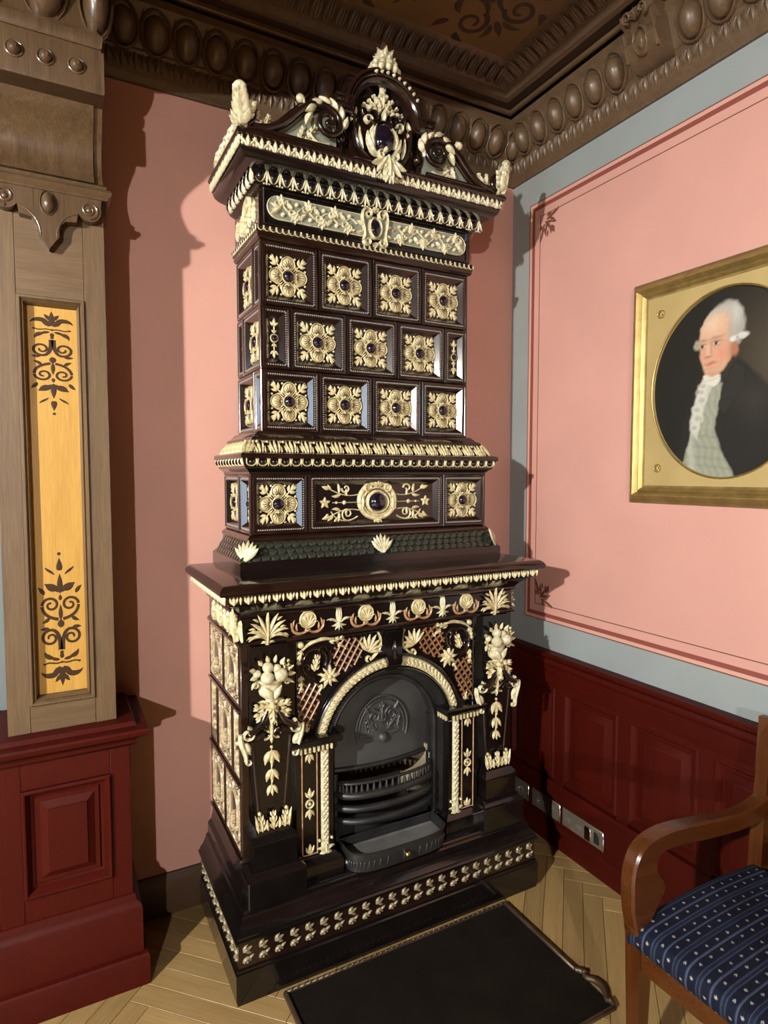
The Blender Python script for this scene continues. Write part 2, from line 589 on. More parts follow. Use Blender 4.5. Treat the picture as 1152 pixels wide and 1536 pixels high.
for n_, w in enumerate(WIN):
    b = MB()
    for (y0, y1, z0, z1) in ((w[0], w[0] + .05, WZ[0], WZ[1]), (w[1] - .05, w[1], WZ[0], WZ[1]), (w[0] + .05, w[1] - .05, WZ[0], WZ[0] + .06),
                             (w[0] + .05, w[1] - .05, WZ[1] - .06, WZ[1]), ((w[0] + w[1]) / 2 - .03, (w[0] + w[1]) / 2 + .03, WZ[0] + .06, WZ[1] - .06)):
        b.box(XL - .09, XL - .03, y0, y1, z0, z1, .004)
    wo = struct(b, 'window_%d' % (n_ + 1), WHITEPAINT, label='white framed window in the left wall')
    b = MB()
    b.box(XL - .09, XL - .04, w[0] + .05, w[1] - .05, WZ[0] + 1.05, WZ[0] + 1.1)
    struct(b, 'transom_bar', WHITEPAINT, wo)

# ---- painted field on the right wall: pale line, dark red line, thin line, stencilled corners
FY0, FY1, FZ0, FZ1 = 2.192, 0.34, 0.955, 2.785


def frame_rect(b, x, y0, y1, z0, z1, t, th):
    """flat rectangular line; y0 > y1"""
    b.box(x - th, x, y0 - t, y0, z0, z1)
    b.box(x - th, x, y1, y1 + t, z0, z1)
    b.box(x - th, x, y1 + t, y0 - t, z0, z0 + t)
    b.box(x - th, x, y1 + t, y0 - t, z1 - t, z1)


b = MB()
b.box(XR - .0006, XR + .01, FY1, FY0, FZ0, FZ1)
struct(b, 'painted_field', PINK, wall_right, smooth=0)
for (ins, t, m, nm) in ((0.0, .0045, UMBER, 'painted_line'), (0.0045, .013, PALEPINK, 'painted_line'), (0.018, .017, DARKRED, 'painted_line'), (0.066, .0035, UMBER, 'painted_line')):
    b = MB()
    frame_rect(b, XR - .0006, FY0 - ins, FY1 + ins, FZ0 + ins, FZ1 - ins, t, .0006)
    struct(b, nm, m, wall_right, smooth=0)


def corner_stencil(top):
    b = MB()
    sg = -1 if top else 1
    L = []
    # a bent sprig growing along the diagonal with paired tongues
    L.append(bez((-.012, .10), (.004, .075), (.004, .05), (.016, .03), 8))
    L.append(bez((.10, -.012), (.075, .004), (.05, .004), (.03, .016), 8))
    for pts in L:
        b.stroke([(p[0], sg * p[1]) for p in pts], [.004 + .003 * math.sin(PI * i / 8) for i in range(9)], .0005, 0, False)
    for (x, y, a, l, w) in ((.02, .02, .78, .06, .007), (.026, .026, 1.5, .045, .006), (.026, .026, .08, .045, .006), (.05, .05, 1.25, .034, .006), (.05, .05, .32, .034, .006),
                            (.012, .045, 1.1, .045, .006), (.045, .012, .47, .045, .006), (.0, .03, 1.9, .03, .006), (.03, .0, -.33, .03, .006), (.06, .06, .78, .028, .008), (.035, .062, 1.5, .028, .005), (.062, .035, .07, .028, .005)):
        b.leaf(x, sg * y, sg * a, l, w * 1.0, .0005, .3 * sg, 5)
    return b


for z, top in ((FZ0 + .078, False), (FZ1 - .078, True)):
    corner_stencil(top).obj('stencil_sprig', UMBER, wall_right, (XR - .0008, FY0 - .078, z), RZL)

# ---- skirting on the back wall
b = MB()
b.loft([[(0.16, y, z), (1.0, y, z)] for y, z in ((YB, 0.148), (YB - .008, 0.146), (YB - .016, 0.125), (YB - .018, 0.11), (YB - .02, 0.0))], False)
b.box(0.16, 1.0, YB - .018, YB, 0, .11)
struct(b, 'baseboard_back', SKIRT, label='brown wooden skirting along the pink wall')

# ---- red panelled wainscot on the right wall
wn = bpy.data.objects.new('trim_1', None)
COL.objects.link(wn)
wn.location = (XR, 0, 0)
wn['kind'] = 'structure'
wn['label'] = 'dark red panelled wainscot under the pink field'
Y0W, Y1W = YB, 0.16


def wbar(b, prof, y0=Y1W, y1=Y0W):
    """bar along y on the right wall; prof = [(out, z)] bottom to top"""
    rings = [[(-o, y1, z), (-o, y0, z)] for o, z in prof]
    b.loft(rings, False)
    n = len(prof)
    k = len(b.v)
    b.f.append([k - 2 * n + 2 * i for i in range(n)]); b.m.append(b.mi)
    b.f.append([k - 2 * n + 2 * i + 1 for i in range(n - 1, -1, -1)]); b.m.append(b.mi)


b = MB(); b.box(-.008, 0, Y1W, Y0W, 0, .80); b.obj('backing_board', MAHOG, wn)
b = MB(); wbar(b, [(0, .772), (.026, .772), (.030, .78), (.030, .792), (.024, .80), (.036, .808), (.046, .816), (.048, .826), (.042, .832), (0, .834)]); b.obj('cap_moulding', MAHOGX, wn)
b = MB(); wbar(b, [(0, .70), (.026, .70), (.028, .71), (.028, .772), (0, .773)]); b.obj('top_rail', MAHOGX, wn)
b = MB(); wbar(b, [(0, .20), (.028, .20), (.028, .262), (.026, .27), (0, .271)]); b.obj('bottom_rail', MAHOGX, wn)
b = MB(); wbar(b, [(0, .088), (.0285, .088), (.0285, .20), (0, .2005)]); b.obj('socket_rail', MAHOGX, wn)
b = MB(); wbar(b, [(0, 0), (.040, 0), (.040, .075), (.036, .084), (.029, .09), (0, .091)]); b.obj('base_board', MAHOGX, wn)
pitch = .337
y = 1.910
pan_edges = []
k = 0
while y - .30 > Y1W:
    pan_edges.append((y, y - .285))
    y -= pitch
pan_edges.insert(0, (1.910 + pitch, 1.910 + pitch - .285))
# raised panel with bolection frame, shared mesh (local u to the right = -y)
pw_, pz0, pz1 = .285, .285, .685


def ring_frame(b, w, h, prof):
    """prof = [(inset, out)], a mitred moulding round a w x h rectangle centred at 0, facing -y; closes the middle"""
    rings = []
    for i, o in prof:
        rings.append([(-w / 2 + i, -o, -h / 2 + i), (w / 2 - i, -o, -h / 2 + i), (w / 2 - i, -o, h / 2 - i), (-w / 2 + i, -o, h / 2 - i)])
    b.loft(rings, True)
    k = len(b.v)
    b.f.append([k - 4, k - 3, k - 2, k - 1]); b.m.append(b.mi)


b = MB()
ring_frame(b, pw_, pz1 - pz0, [(0, .012), (0, .024), (.006, .030), (.012, .030), (.02, .020), (.024, .012), (.034, .012), (.037, .016), (.062, .024), (.066, .026)])
wp_me = b.mesh('raised_panel', MAHOG, 25)
for (a, c) in pan_edges:
    put(wp_me, 'raised_panel', wn, (0, (a + c) / 2, (pz0 + pz1) / 2), RZL)
st = MB()
st.box(-.026, 0, -.028, .028, .271, .70, .002)
st_me = st.mesh('stile', MAHOG, 25)
for (a, c) in pan_edges:
    put(st_me, 'stile', wn, (0, c - .026, 0))
b = MB(); b.box(-.0265, 0, Y1W, Y0W, .685, .7005); b.obj('panel_bead', MAHOGX, wn)

# ---- unseen dark double door and panelling, added for dark reflections in the black glaze
dr = bpy.data.objects.new('unseen_door_1', None)
COL.objects.link(dr)
dr.location = (XR, -.60, 0)
dr['kind'] = 'structure'
dr['label'] = 'dark red double door added out of view beyond the armchair'
for sg in (-1, 1):
    b = MB(); b.box(-.03, 0, min(sg * .004, sg * .62), max(sg * .004, sg * .62), .004, 2.35, .003); lf = b.obj('door_leaf', MAHOG, dr)
    for z0, z1 in ((.15, .85), (1.0, 2.2)):
        b = MB(); ring_frame(b, .46, z1 - z0, [(0, 0), (0, .008), (.012, .012), (.03, .0), (.06, .006)]); b.obj('raised_panel', MAHOG, dr, (-.03, sg * .312, (z0 + z1) / 2), RZL, 25)
    b = MB(); b.box(-.05, 0, min(sg * .62, sg * .75), max(sg * .62, sg * .75), 0, 2.36, .004); b.obj('casing', MAHOG, dr)
b = MB(); b.box(-.06, 0, -.77, .77, 2.36, 2.5, .004); b.obj('lintel', MAHOG, dr)
b = MB(); b.lathe([(.008, 0), (.008, .03), (.022, .038), (.026, .05), (.015, .06), (0, .061)], 14, (0, 0, 0), 'y'); b.obj('knob', BRASS, dr, (-.03, .06, 1.02), RZL, 60)
b = MB(); b.box(XR - .012, XR, YF_ROOM, -1.36, 0, 3.0); struct(b, 'trim_5', MAHOG, label='dark red panelling added beyond the double door')

# ---- carved cornice, a unit built once for each wall
CORN = [(0, 2.905), (.012, 2.905), (.016, 2.915), (.024, 2.922), (.026, 2.93), (.030, 2.936), (.040, 2.985), (.046, 2.992), (.046, 3.0), (.052, 3.004), (.058, 3.02), (.085, 3.09), (.098, 3.105), (.104, 3.11), (.104, 3.135), (0, 3.14)]


def egg_mesh():
    b = MB()
    b.T = Matrix.Rotation(math.radians(20), 4, 'X')
    rings = []
    n, m = 14, 6
    for i in range(m):
        t = PI / 2 * i / m
        ring = []
        for k in range(n):
            a = 2 * PI * k / n
            rx = .030 * math.cos(t)
            rz = (.052 if math.sin(a) < 0 else .040) * math.cos(t)
            ring.append((rx * math.cos(a), -(.004 + .034 * math.sin(t)), rz * math.sin(a)))
        rings.append(ring)
    b.loft(rings, True)
    k = len(b.v) - n
    b.f.append([k + j for j in range(n)]); b.m.append(0)
    b.ring(0, -.004, .038, .0055, .014, 0, 18, .055)
    # the dart between two eggs
    b.leaf(.05, .045, -PI / 2, .09, .006, .014, 0, 4)
    return b.mesh('egg', OAKD, 50)


def cleaf_mesh():
    b = MB()
    b.T = Matrix.Rotation(math.radians(12), 4, 'X')
    b.leaf(0, .026, -PI / 2, .052, .009, .010, 0, 5)
    for sg in (-1, 1):
        b.leaf(sg * .006, .022, -PI / 2 + sg * .7, .034, .006, .008, -sg * .9, 4)
        b.leaf(sg * .016, .026, -PI / 2 + sg * .2, .046, .004, .009, 0, 4)
    return b.mesh('carved_leaf', OAKD, 50)


EGG, CLEAF = egg_mesh(), cleaf_mesh()


def cornice(name, label, length, loc, rz, skip=()):
    e = bpy.data.objects.new(name, None)
    COL.objects.link(e)
    e.location = loc
    e.rotation_euler = (0, 0, rz)
    e['kind'] = 'structure'
    e['label'] = label
    b = MB()
    rings = [[(0, -o, z), (length, -o, z)] for o, z in CORN]
    b.loft(rings, False)
    b.obj('moulding', OAKD, e)
    n = int(length / .1)
    for i in range(n):
        u = .145 + i * .1
        if any(a < u < c for a, c in skip):
            continue
        put(EGG, 'egg', e, (u, -.068, 3.052), sc=(1.22, 1.2, 1.15))
    for i in range(int(length / .042)):
        u = .075 + i * .042
        if u < length:
            put(CLEAF, 'carved_leaf', e, (u, -.034, 2.962))
    return e


# right wall: u runs from the corner towards the viewer (-y)
c_r = cornice('trim_2', 'carved oak egg and leaf cornice above the grey band', 3.6, (XR, YB, 0), RZL, skip=((.735, .875),))
# back wall: u from the left
c_b = cornice('trim_3', 'carved oak cornice above the pink wall', XR - 0.0, (0.0, YB, 0), 0)
# scrolled bracket block in the right cornice
b = MB()
prof = [(.05, 2.985), (.085, 2.99), (.125, 3.01), (.145, 3.045), (.135, 3.075), (.12, 3.09), (.13, 3.10), (.16, 3.115), (.165, 3.14), (.05, 3.145)]
b.loft([[(-.065, -o, z), (.065, -o, z), (.065, 0, z), (-.065, 0, z)] for o, z in prof], True, True)
brk = b.obj('bracket', OAKD, c_r, (.805, 0, 0))
b = MB()
b.T = Matrix.Translation((0, -.13, 3.045)) @ Matrix.Rotation(math.radians(18), 4, 'X')
b.ring(0, 0, .026, .006, .014, 0, 18, .042)
b.disc(0, 0, .018, .018, 0, 12, .033)
for sg in (-1, 1):
    b.spiral(sg * .044, .0, .014, .003, PI / 2, sg * 1.3, .004, .003, .012)
    b.stroke([(sg * .058, .045), (sg * .058, -.045)], .004, .014)
b.obj('bracket_scroll', OAKD, c_r, (.805, 0, 0))
b = MB()
b.T = Matrix.Translation((0, -.165, 3.122)) @ Matrix.Rotation(math.radians(30), 4, 'X')
for sg in (-1, 1):
    b.spiral(sg * .03, 0, .018, .004, -PI / 2, sg * 1.4, .006, .004, .014)
b.palmette(0, -.02, PI / 2, .036, 5, .9, .012)
b.obj('bracket_volute', OAKD, c_r, (.805, 0, 0))

# ---- ceiling: frame beams, carved border, painted panel
ce = bpy.data.objects.new('ceiling', None)
COL.objects.link(ce)
ce['kind'] = 'structure'
ce['label'] = 'dark coffered wooden ceiling with a painted scroll panel'
PX_BEAM = 0.015
CXA, CXB, CYA, CYB = 0.35, XR - .205, .75, YB - .20      # outer rectangle of the coffer
b = MB()
b.box(XL - .2, CXA, YF_ROOM - .2, YB + .2, ZC, 3.35)
b.box(CXB, XR + .2, YF_ROOM - .2, YB + .2, ZC, 3.35)
b.box(CXA, CXB, CYB, YB + .2, ZC, 3.35)
b.box(CXA, CXB, YF_ROOM - .2, CYA, ZC, 3.35)
b.obj('ceiling_boards', CEILW, ce, smooth=0)
b = MB()
for (x0, x1, y0, y1) in ((0, XR - .125, YB - .14, YB - .125), (XR - .14, XR - .125, YF_ROOM, YB - .14)):
    b.box(x0, x1, y0, y1, ZC - .018, ZC + .001, .003)
b.obj('soffit_bead', OAKD, ce)
b = MB(); b.box(PX_BEAM - .12, PX_BEAM + .12, YF_ROOM, YB - .43, 2.857, ZC + .01, .004); b.obj('unseen_beam', CEILW, ce)  # unseen beam added to keep lamp light off the ceiling and back cornice
# sloping carved border of the coffer
bw, rise = .118, .055
b = MB()
o_, i_ = [(CXA, CYA), (CXB, CYA), (CXB, CYB), (CXA, CYB)], [(CXA + bw, CYA + bw), (CXB - bw, CYA + bw), (CXB - bw, CYB - bw), (CXA + bw, CYB - bw)]
b.loft([[(x, y, ZC - .012) for x, y in [(CXA - .012, CYA - .012), (CXB + .012, CYA - .012), (CXB + .012, CYB + .012), (CXA - .012, CYB + .012)]],
        [(x, y, ZC - .012) for x, y in [(CXA + .012, CYA + .012), (CXB - .012, CYA + .012), (CXB - .012, CYB - .012), (CXA + .012, CYB - .012)]],
        [(x, y, ZC + .01) for x, y in [(CXA + .02, CYA + .02), (CXB - .02, CYA + .02), (CXB - .02, CYB - .02), (CXA + .02, CYB - .02)]],
        [(x, y, ZC + rise) for x, y in i_]], True)
b.obj('coffer_border', OAKD, ce, smooth=20)
b = MB()
b.T = Matrix.Rotation(math.radians(65), 4, 'X')
for sg in (-1, 1):
    b.leaf(sg * .009, -.03, PI / 2 - sg * .1, .07, .007, .010, sg * .3, 5)
b.leaf(0, -.034, PI / 2, .08, .007, .013, 0, 5)
bl_me = b.mesh('border_leaf', OAKD, 50)
for i in range(int((CYB - CYA - .1) / .046)):
    put(bl_me, 'border_leaf', ce, (CXB - .066, CYB - .085 - i * .046, ZC + .022), RZL)
for i in range(int((CXB - CXA - .1) / .046)):
    put(bl_me, 'border_leaf', ce, (CXB - .085 - i * .046, CYB - .066, ZC + .022), 0)
b = MB()
b.box(CXA + bw - .02, CXB - bw + .02, CYA + bw - .02, CYB - bw + .02, ZC + rise, ZC + rise + .04)
cpanel = b.obj('painted_panel', CEILGOLD, ce, smooth=0)
# the scroll ornament lies in the panel's corner, growing from it along the diagonal
b = MB()


def cst(pts, w):
    b.stroke(pts, w, .001, 0, False)


for sg in (-1, 1):
    sp = [(sg * (.075 + .052 * (1 - t * .75) * math.cos(PI * (1.15 - 2.6 * t))), .0 + .052 * (1 - t * .75) * math.sin(PI * (1.15 - 2.6 * t))) for t in [i / 24 for i in range(25)]]
    cst(sp, [.0085 - .004 * i / 24 for i in range(25)])
    cst([(sg * p[0], p[1]) for p in bez((.024, -.02), (.005, -.07), (.03, -.11), (.085, -.10), 10)], [.008 * math.sin(PI * (.1 + .8 * i / 10)) + .002 for i in range(11)])
    b.leaf(sg * .085, -.10, PI / 2 - sg * .9, .06, .012, .001, sg * 1.4, 6)
    b.leaf(sg * .13, .03, PI / 2 - sg * .4, .075, .014, .001, sg * 1.6, 6)
    b.leaf(sg * .02, .03, PI / 2 - sg * .3, .07, .010, .001, -sg * 1.2, 6)
    b.leaf(sg * .02, -.10, -PI / 2 + sg * .9, .05, .011, .001, sg * 1.1, 6)
    b.leaf(sg * .005, -.125, -PI / 2 + sg * .35, .045, .009, .001, sg * .5, 6)
    b.leaf(sg * .14, -.03, -sg * .2 + (PI if sg < 0 else 0), .06, .012, .001, sg * .9, 6)
b.leaf(0, .02, PI / 2, .07, .012, .001)
b.leaf(0, -.06, -PI / 2, .05, .012, .001)
sc_me = b.mesh('painted_scroll', CEILINK, 0)
px, py = CXB - bw - .16, CYB - bw - .16
o = put(sc_me, 'painted_scroll', cpanel, (px, py, ZC + rise - .0005))
o.rotation_euler = (PI / 2, 0, math.radians(135))
o.scale = (1.15, 1, 1.15)
for dx, dy, r_ in ((-.36, 0, -45), (0, -.36, -45), (-.36, -.36, 135)):
    o2 = put(sc_me, 'painted_scroll', cpanel, (px + dx, py + dy, ZC + rise - .0005))
    o2.rotation_euler = (PI / 2, 0, math.radians(r_ + 180))
    o2.scale = (1.15, 1, 1.15)

# ================================================================== the red pedestal and the carved pilaster at the left
PX = 0.015
ped = thing('pedestal', 'dark red panelled pedestal under the carved oak pilaster', 'pedestal', (PX, YB, 0))
b = MB(); b.ublock([(0, .27), (0, .775)], .178, -.255); b.obj('body', MAHOG, ped)
for x0, x1 in ((-.178, -.117), (.121, .178)):
    b = MB(); b.box(x0, x1, -.273, -.25, .27, .775, .0015); b.obj('stile', MAHOG, ped)
for z0, z1 in ((.27, .3585), (.6835, .775)):
    b = MB(); b.box(-.117, .121, -.2726, -.25, z0, z1, .0015); b.obj('rail', MAHOGX, ped)
b = MB(); b.ublock([(.008, .765), (.014, .768), (.018, .776), (.018, .786), (.03, .794), (.046, .80), (.052, .806), (.054, .818), (.05, .824), (.02, .828), (.012, .84), (0, .842)], .178, -.273); b.obj('cap', MAHOGX, ped)
b = MB(); b.ublock([(.024, .10), (.024, .245), (.018, .258), (.008, .266), (.004, .285), (0, .286)], .178, -.273); b.obj('base_moulding', MAHOGX, ped)
b = MB(); b.ublock([(.040, 0), (.040, .092), (.036, .10), (.024, .104)], .178, -.273); b.obj('base', MAHOGX, ped)
b = MB(); ring_frame(b, .238, .325, [(0, -.002), (0, .008), (.004, .011), (.009, .010), (.014, .002), (.022, -.014), (.030, -.016), (.034, -.010), (.046, -.010), (.066, .002), (.068, .005)])
b.T = None
b.obj('raised_panel', MAHOG, ped, (0.002, -.2735, .521), 0, 25)

pil = thing('pilaster', 'brown carved oak pilaster with golden inlay panel and console', 'pilaster', (PX, YB, .842))
ZP = -.842
FP = -.248
b = MB()
b.box(-.145, .145, -.21, 0, .842 + ZP, 2.42 + ZP)
b.obj('core', OAK, pil)
for x0, x1 in ((-.145, -.087), (.087, .145)):
    b = MB(); b.box(x0, x1, FP, -.2, .842 + ZP, 2.42 + ZP, .0015); b.obj('stile', OAK, pil)
for z0, z1 in ((.842, .922), (2.108, 2.42)):
    b = MB(); b.box(-.087, .087, FP + .0006, -.2, z0 + ZP, z1 + ZP, .0015); b.obj('rail', OAKX, pil)
b = MB()
ring_frame(b, .175, 1.187, [(0, 0), (0, .004), (.003, .007), (.008, .007), (.011, .002), (.013, -.002), (.016, .002), (.018, -.002), (.0225, -.028)])
b.obj('panel_moulding', OAK, pil, (0, FP, 1.515 + ZP), 0, 25)
b = MB(); b.box(-.066, .066, FP + .026, -.2, .945 + ZP, 2.085 + ZP)
gp = b.obj('inlay_panel', GOLDWOOD, pil, smooth=0)


def inlay(sgn):
    """dark scroll inlay; grows upward from v = 0 (heights in metres), sgn -1 turns it over"""
    b = MB()
    H = .0006

    def S(pts, w):
        w = w if hasattr(w, '__len__') else [w] * len(pts)
        b.stroke([(x, sgn * y) for x, y in pts], w, H, 0, False)

    def Lf(x, y, a, l, w, bend=0.0, pw=.8):
        b.leaf(x, sgn * y, sgn * a, l, w, H, bend * sgn, 7, 0, 0, pw)

    def Sp(q, cx, cy, r, a0, turns, w0, w1):
        """spiral running inwards; q mirrors it"""
        n = 26
        pts = []
        for i in range(n + 1):
            t = i / n
            a = a0 + turns * 2 * PI * t
            rr = r * (1 - .80 * t)
            pts.append((q * (cx + rr * math.cos(a)), cy + rr * math.sin(a)))
        S(pts, [w0 + (w1 - w0) * i / n for i in range(n + 1)])
        return pts

    for q in (-1, 1):
        def A(a): return a if q > 0 else PI - a
        def m(pts): return [(q * x, y) for x, y in pts]
        # hanging tulip: broad petals sweeping out and turning up at the tips
        Lf(q * .004, .060, A(-1.05), .034, .0095, q * .9)
        Lf(q * .010, .046, A(-.75), .054, .0085, q * 1.9)
        Lf(q * .006, .036, A(-1.2), .026, .0060, q * .5)
        S(m(bez((.004, .074), (.018, .066), (.032, .082), (.046, .071), 10)), .0022)
        b.disc(q * .047, sgn * .072, .0036, H, 0, 8)
        Lf(q * .006, .083, A(.05), .030, .0050, q * .8)
        Lf(q * .022, .089, A(.1), .034, .0070, q * 1.5)
        # lower heart: stems rise from the middle, roll outwards and in
        S(m(bez((.003, .112), (.002, .150), (.010, .178), (.030, .174), 12)), [.0062 - .0022 * i / 12 for i in range(13)])
        Sp(q, .028, .150, .0245, PI * .48, -1.30, .0042, .0030)
        Lf(q * .030, .176, A(.35), .026, .0055, -q * .7)
        # upper heart
        S(m(bez((.006, .205), (.020, .208), (.046, .216), (.049, .246), 12)), [.0048 - .0008 * i / 12 for i in range(13)])
        Sp(q, .0255, .249, .0235, 0.0, 1.30, .0040, .0030)
        Lf(q * .030, .212, A(-1.0), .026, .0055, q * .9)
        # upper tulip and its side leaves
        Lf(q * .004, .288, A(.95), .046, .0085, -q * .9)
        Lf(q * .012, .292, A(.35), .036, .0070, q * .9)
        Lf(q * .042, .282, A(1.15), .028, .0060, -q * .5)
        S(m(bez((.014, .340), (.022, .350), (.030, .352), (.038, .362), 8)), [.0012 + .0026 * math.sin(PI * i / 8) for i in range(9)])
    Lf(0, .058, -PI / 2, .056, .0085)
    b.disc(0, sgn * .074, .0042, H, 0, 8)
    Lf(0, .086, PI / 2, .020, .0060)
    b.disc(0, sgn * .104, .0055, H, 0, 8)
    Lf(0, .180, PI / 2, .026, .0095)
    Lf(0, .205, PI / 2, .044, .0060)
    Lf(0, .262, PI / 2, .018, .0050)
    Lf(0, .284, PI / 2, .058, .0080)
    Lf(0, .352, PI / 2, .038, .0085, 0, .55)
    b.disc(0, sgn * .402, .0052, H, 0, 8)
    return b


inlay(1).obj('inlay_scroll', INLAY, gp, (0, FP + .0259, .962 + ZP), smooth=0)
iv = inlay(-1)
iv.v = [(x, y, z * .74) for x, y, z in iv.v]
iv.obj('inlay_scroll', INLAY, gp, (0, FP + .0259, 2.076 + ZP), smooth=0)
# apron with volutes and drop
b = MB()
half = [(0, 2.236), (.018, 2.262), (.026, 2.272), (.026, 2.288), (.030, 2.305), (.042, 2.318), (.072, 2.322), (.074, 2.335)]
half += [(.105 + .032 * math.cos(a), 2.362 + .032 * math.sin(a)) for a in [PI * 1.15 + i * (PI * 0.95) / 8 for i in range(9)]]
half += [(.139, 2.40)]
poly = half + [(-x, z) for x, z in reversed(half[1:])]
n = len(poly)
for yy in (0,):
    f_, k_ = FP - .030, FP + .002
    b.add([(x, f_, z + ZP) for x, z in poly] + [(x, k_, z + ZP) for x, z in poly], [list(range(n))] + [(i, n + i, n + (i + 1) % n, (i + 1) % n) for i in range(n)])
ap = b.obj('console_apron', OAKC, pil, smooth=30)
b = MB()
for sg in (-1, 1):
    b.spiral(sg * .105, 2.362 + ZP, .025, .006, -PI / 2 + 0, sg * 1.6, .0045, .004, .006, -FP + .029)
    b.disc(sg * .105, 2.362 + ZP, .009, .006, -FP + .029, 10)
    b.stroke([(sg * x, z + ZP) for x, z in bez((.02, 2.27), (.02, 2.30), (.035, 2.335), (.075, 2.345), 8)], .003, .003, -FP + .029)
b.obj('apron_scroll', OAKC, ap)
b = MB()
b.disc(0, 2.362 + ZP, .018, .022, -FP + .028, 12, .031, 4)
b.ring(0, 2.362 + ZP, .020, .003, .006, -FP + .028, 16, .033)
b.obj('apron_boss', OAKC, ap)
# moulding above the apron
b = MB()
b.ublock([(.0, 2.395 + ZP), (.022, 2.395 + ZP), (.024, 2.402 + ZP), (.030, 2.407 + ZP), (.034, 2.415 + ZP), (.030, 2.422 + ZP), (.018, 2.426 + ZP), (.022, 2.434 + ZP), (.016, 2.44 + ZP), (0, 2.442 + ZP)], .132, FP - .012)
b.obj('console_moulding', OAKC, pil)
# console body: swelling foot, hollow middle, forward top
def cprof(z):
    t = (z - 2.44) / .19
    return -.282 + .030 * math.sin(PI * min(1, t * 1.15)) - .055 * t ** 2.5


for (x0, x1, back) in ((-.143, .143, .010), (-.120, .120, 0.0)):
    b = MB()
    rings = []
    for i in range(17):
        z = 2.44 + .19 * i / 16
        yv = cprof(z) + back
        rings.append([(x0, yv, z + ZP), (x1, yv, z + ZP), (x1, 0, z + ZP), (x0, 0, z + ZP)])
    b.loft(rings, True, True)
    b.obj('console_body', OAKC, pil)
# block with studs
b = MB()
b.ublock([(-.01, 2.628 + ZP), (.012, 2.629 + ZP), (.014, 2.634 + ZP), (.014, 2.738 + ZP), (.008, 2.741 + ZP), (.008, 2.748 + ZP)], .130, -.386)
b.obj('console_block', OAKC, pil)
for x in (-.067, .004, .077):
    b = MB()
    b.disc(x, 2.688 + ZP, .0165, .020, .399, 14, .0165, 4)
    b.ring(x, 2.688 + ZP, .0195, .0035, .005, .399, 18)
    b.obj('stud', OAKC, pil)
b = MB()
b.ublock([(.006, 2.747 + ZP), (.010, 2.752 + ZP), (.012, 2.775 + ZP), (.004, 2.788 + ZP), (.0, 2.795 + ZP), (.0, 3.04 + ZP), (.03, 3.06 + ZP), (.03, 3.14 + ZP)], .130, -.392)
b.obj('console_head', OAKC, pil)
for x in (-.118, .006, .128):
    b = MB()
    b.T = Matrix.Translation((x, -.392, 2.872 + ZP)) @ Matrix.Rotation(math.radians(12), 4, 'X')
    r_ = .048 if abs(x) < .05 else .034
    b.disc(0, 0, r_, .055, 0, 16, .082, 5)
    b.ring(0, 0, r_ + .007, .005, .018, 0, 20, .090)
    b.obj('egg', OAKC, pil)
# beam carried by the console, running left under the ceiling
b = MB()
b.box(-2.2, .135, -.40, 0, 2.98 + ZP, 3.15 + ZP)
b.obj('entablature', OAKD, pil)
# wainscot cap left of the pilaster
b = MB()
for (z0, z1, t) in ((0, .80, .02), (.80, .85, .05)):
    b.box(XL, -.17, YB - t, YB, z0, z1, .003)
struct(b, 'trim_4', MAHOG, label='dark red wainscot left of the pilaster')

# ================================================================== THE TILED STOVE
stove = thing('tiled_stove', 'tall black glazed tile stove with cream relief ornament and arched fireplace', 'stove', (1.036, YB, 0))
HW_P, Y_P = .589, -.536
HW_B, Y_B = .530, -.423
HW_M, Y_M = .617, -.524
HW_U, Y_U = .517, -.376
HW_L, Y_L = .471, -.337
HW_E, Y_E = .507, -.369
HW_T, Y_T = .4156, -.286
HW_F, Y_F = .4326, -.318
HW_G, Y_G = .4507, -.323
HW_C, Y_C = .5114, -.391


def part(b, name, mats, smooth=38, loc=(0, 0, 0), rz=0.0, parent=None, **kw):
    return b.obj(name, mats, parent or stove, loc, rz, smooth, **kw)


def row_front(me, name, n, x0, x1, y, z, tilt=0.0, sc=None):
    for i in range(n):
        put(me, name, stove, (x0 + (x1 - x0) * (i + .5) / n, y, z), rot=(tilt, 0, 0), sc=sc)


def row_side(me, name, n, x, ya, yb, z, tilt=0.0, sc=None):
    """both flanks; ya is the front"""
    for sg, rz in ((-1, RZL), (1, RZR)):
        for i in range(n):
            put(me, name, stove, (sg * x, ya + (yb - ya) * (i + .5) / n, z), rot=(tilt, 0, rz), sc=sc)


# ---------------- plinth
b = MB(); b.ublock([(-.004, 0), (-.004, .012), (0, .016), (0, .098), (-.004, .102), (-.004, .108)], HW_P, Y_P); part(b, 'plinth', BLACK)
b = MB(); b.ublock([(-.010, .108), (-.010, .190)], HW_P, Y_P); part(b, 'stud_band', BROWN)
b = MB()
b.ublock([(-.002, .188), (0, .192), (0, .198), (-.006, .203), (-.006, .208), (-.018, .222), (-.026, .240), (-.030, .254), (-.036, .258), (-.036, .268), (-.040, .272)], HW_P, Y_P)
part(b, 'plinth_moulding', BLACK, 28)
# stud: a three-lobed leaf above a curled tongue
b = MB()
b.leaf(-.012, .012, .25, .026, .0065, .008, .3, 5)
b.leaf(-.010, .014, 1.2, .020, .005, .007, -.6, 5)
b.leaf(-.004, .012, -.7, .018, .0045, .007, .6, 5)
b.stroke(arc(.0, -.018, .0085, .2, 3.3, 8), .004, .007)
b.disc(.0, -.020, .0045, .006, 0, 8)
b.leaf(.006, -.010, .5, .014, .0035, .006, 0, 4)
stud_me = b.mesh('stud', CREAMDIM, 60)
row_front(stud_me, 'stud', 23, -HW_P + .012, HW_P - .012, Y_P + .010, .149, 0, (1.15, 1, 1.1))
row_side(stud_me, 'stud', 11, HW_P - .010, Y_P + .01, -.01, .149, 0, (1.1, 1, 1.1))

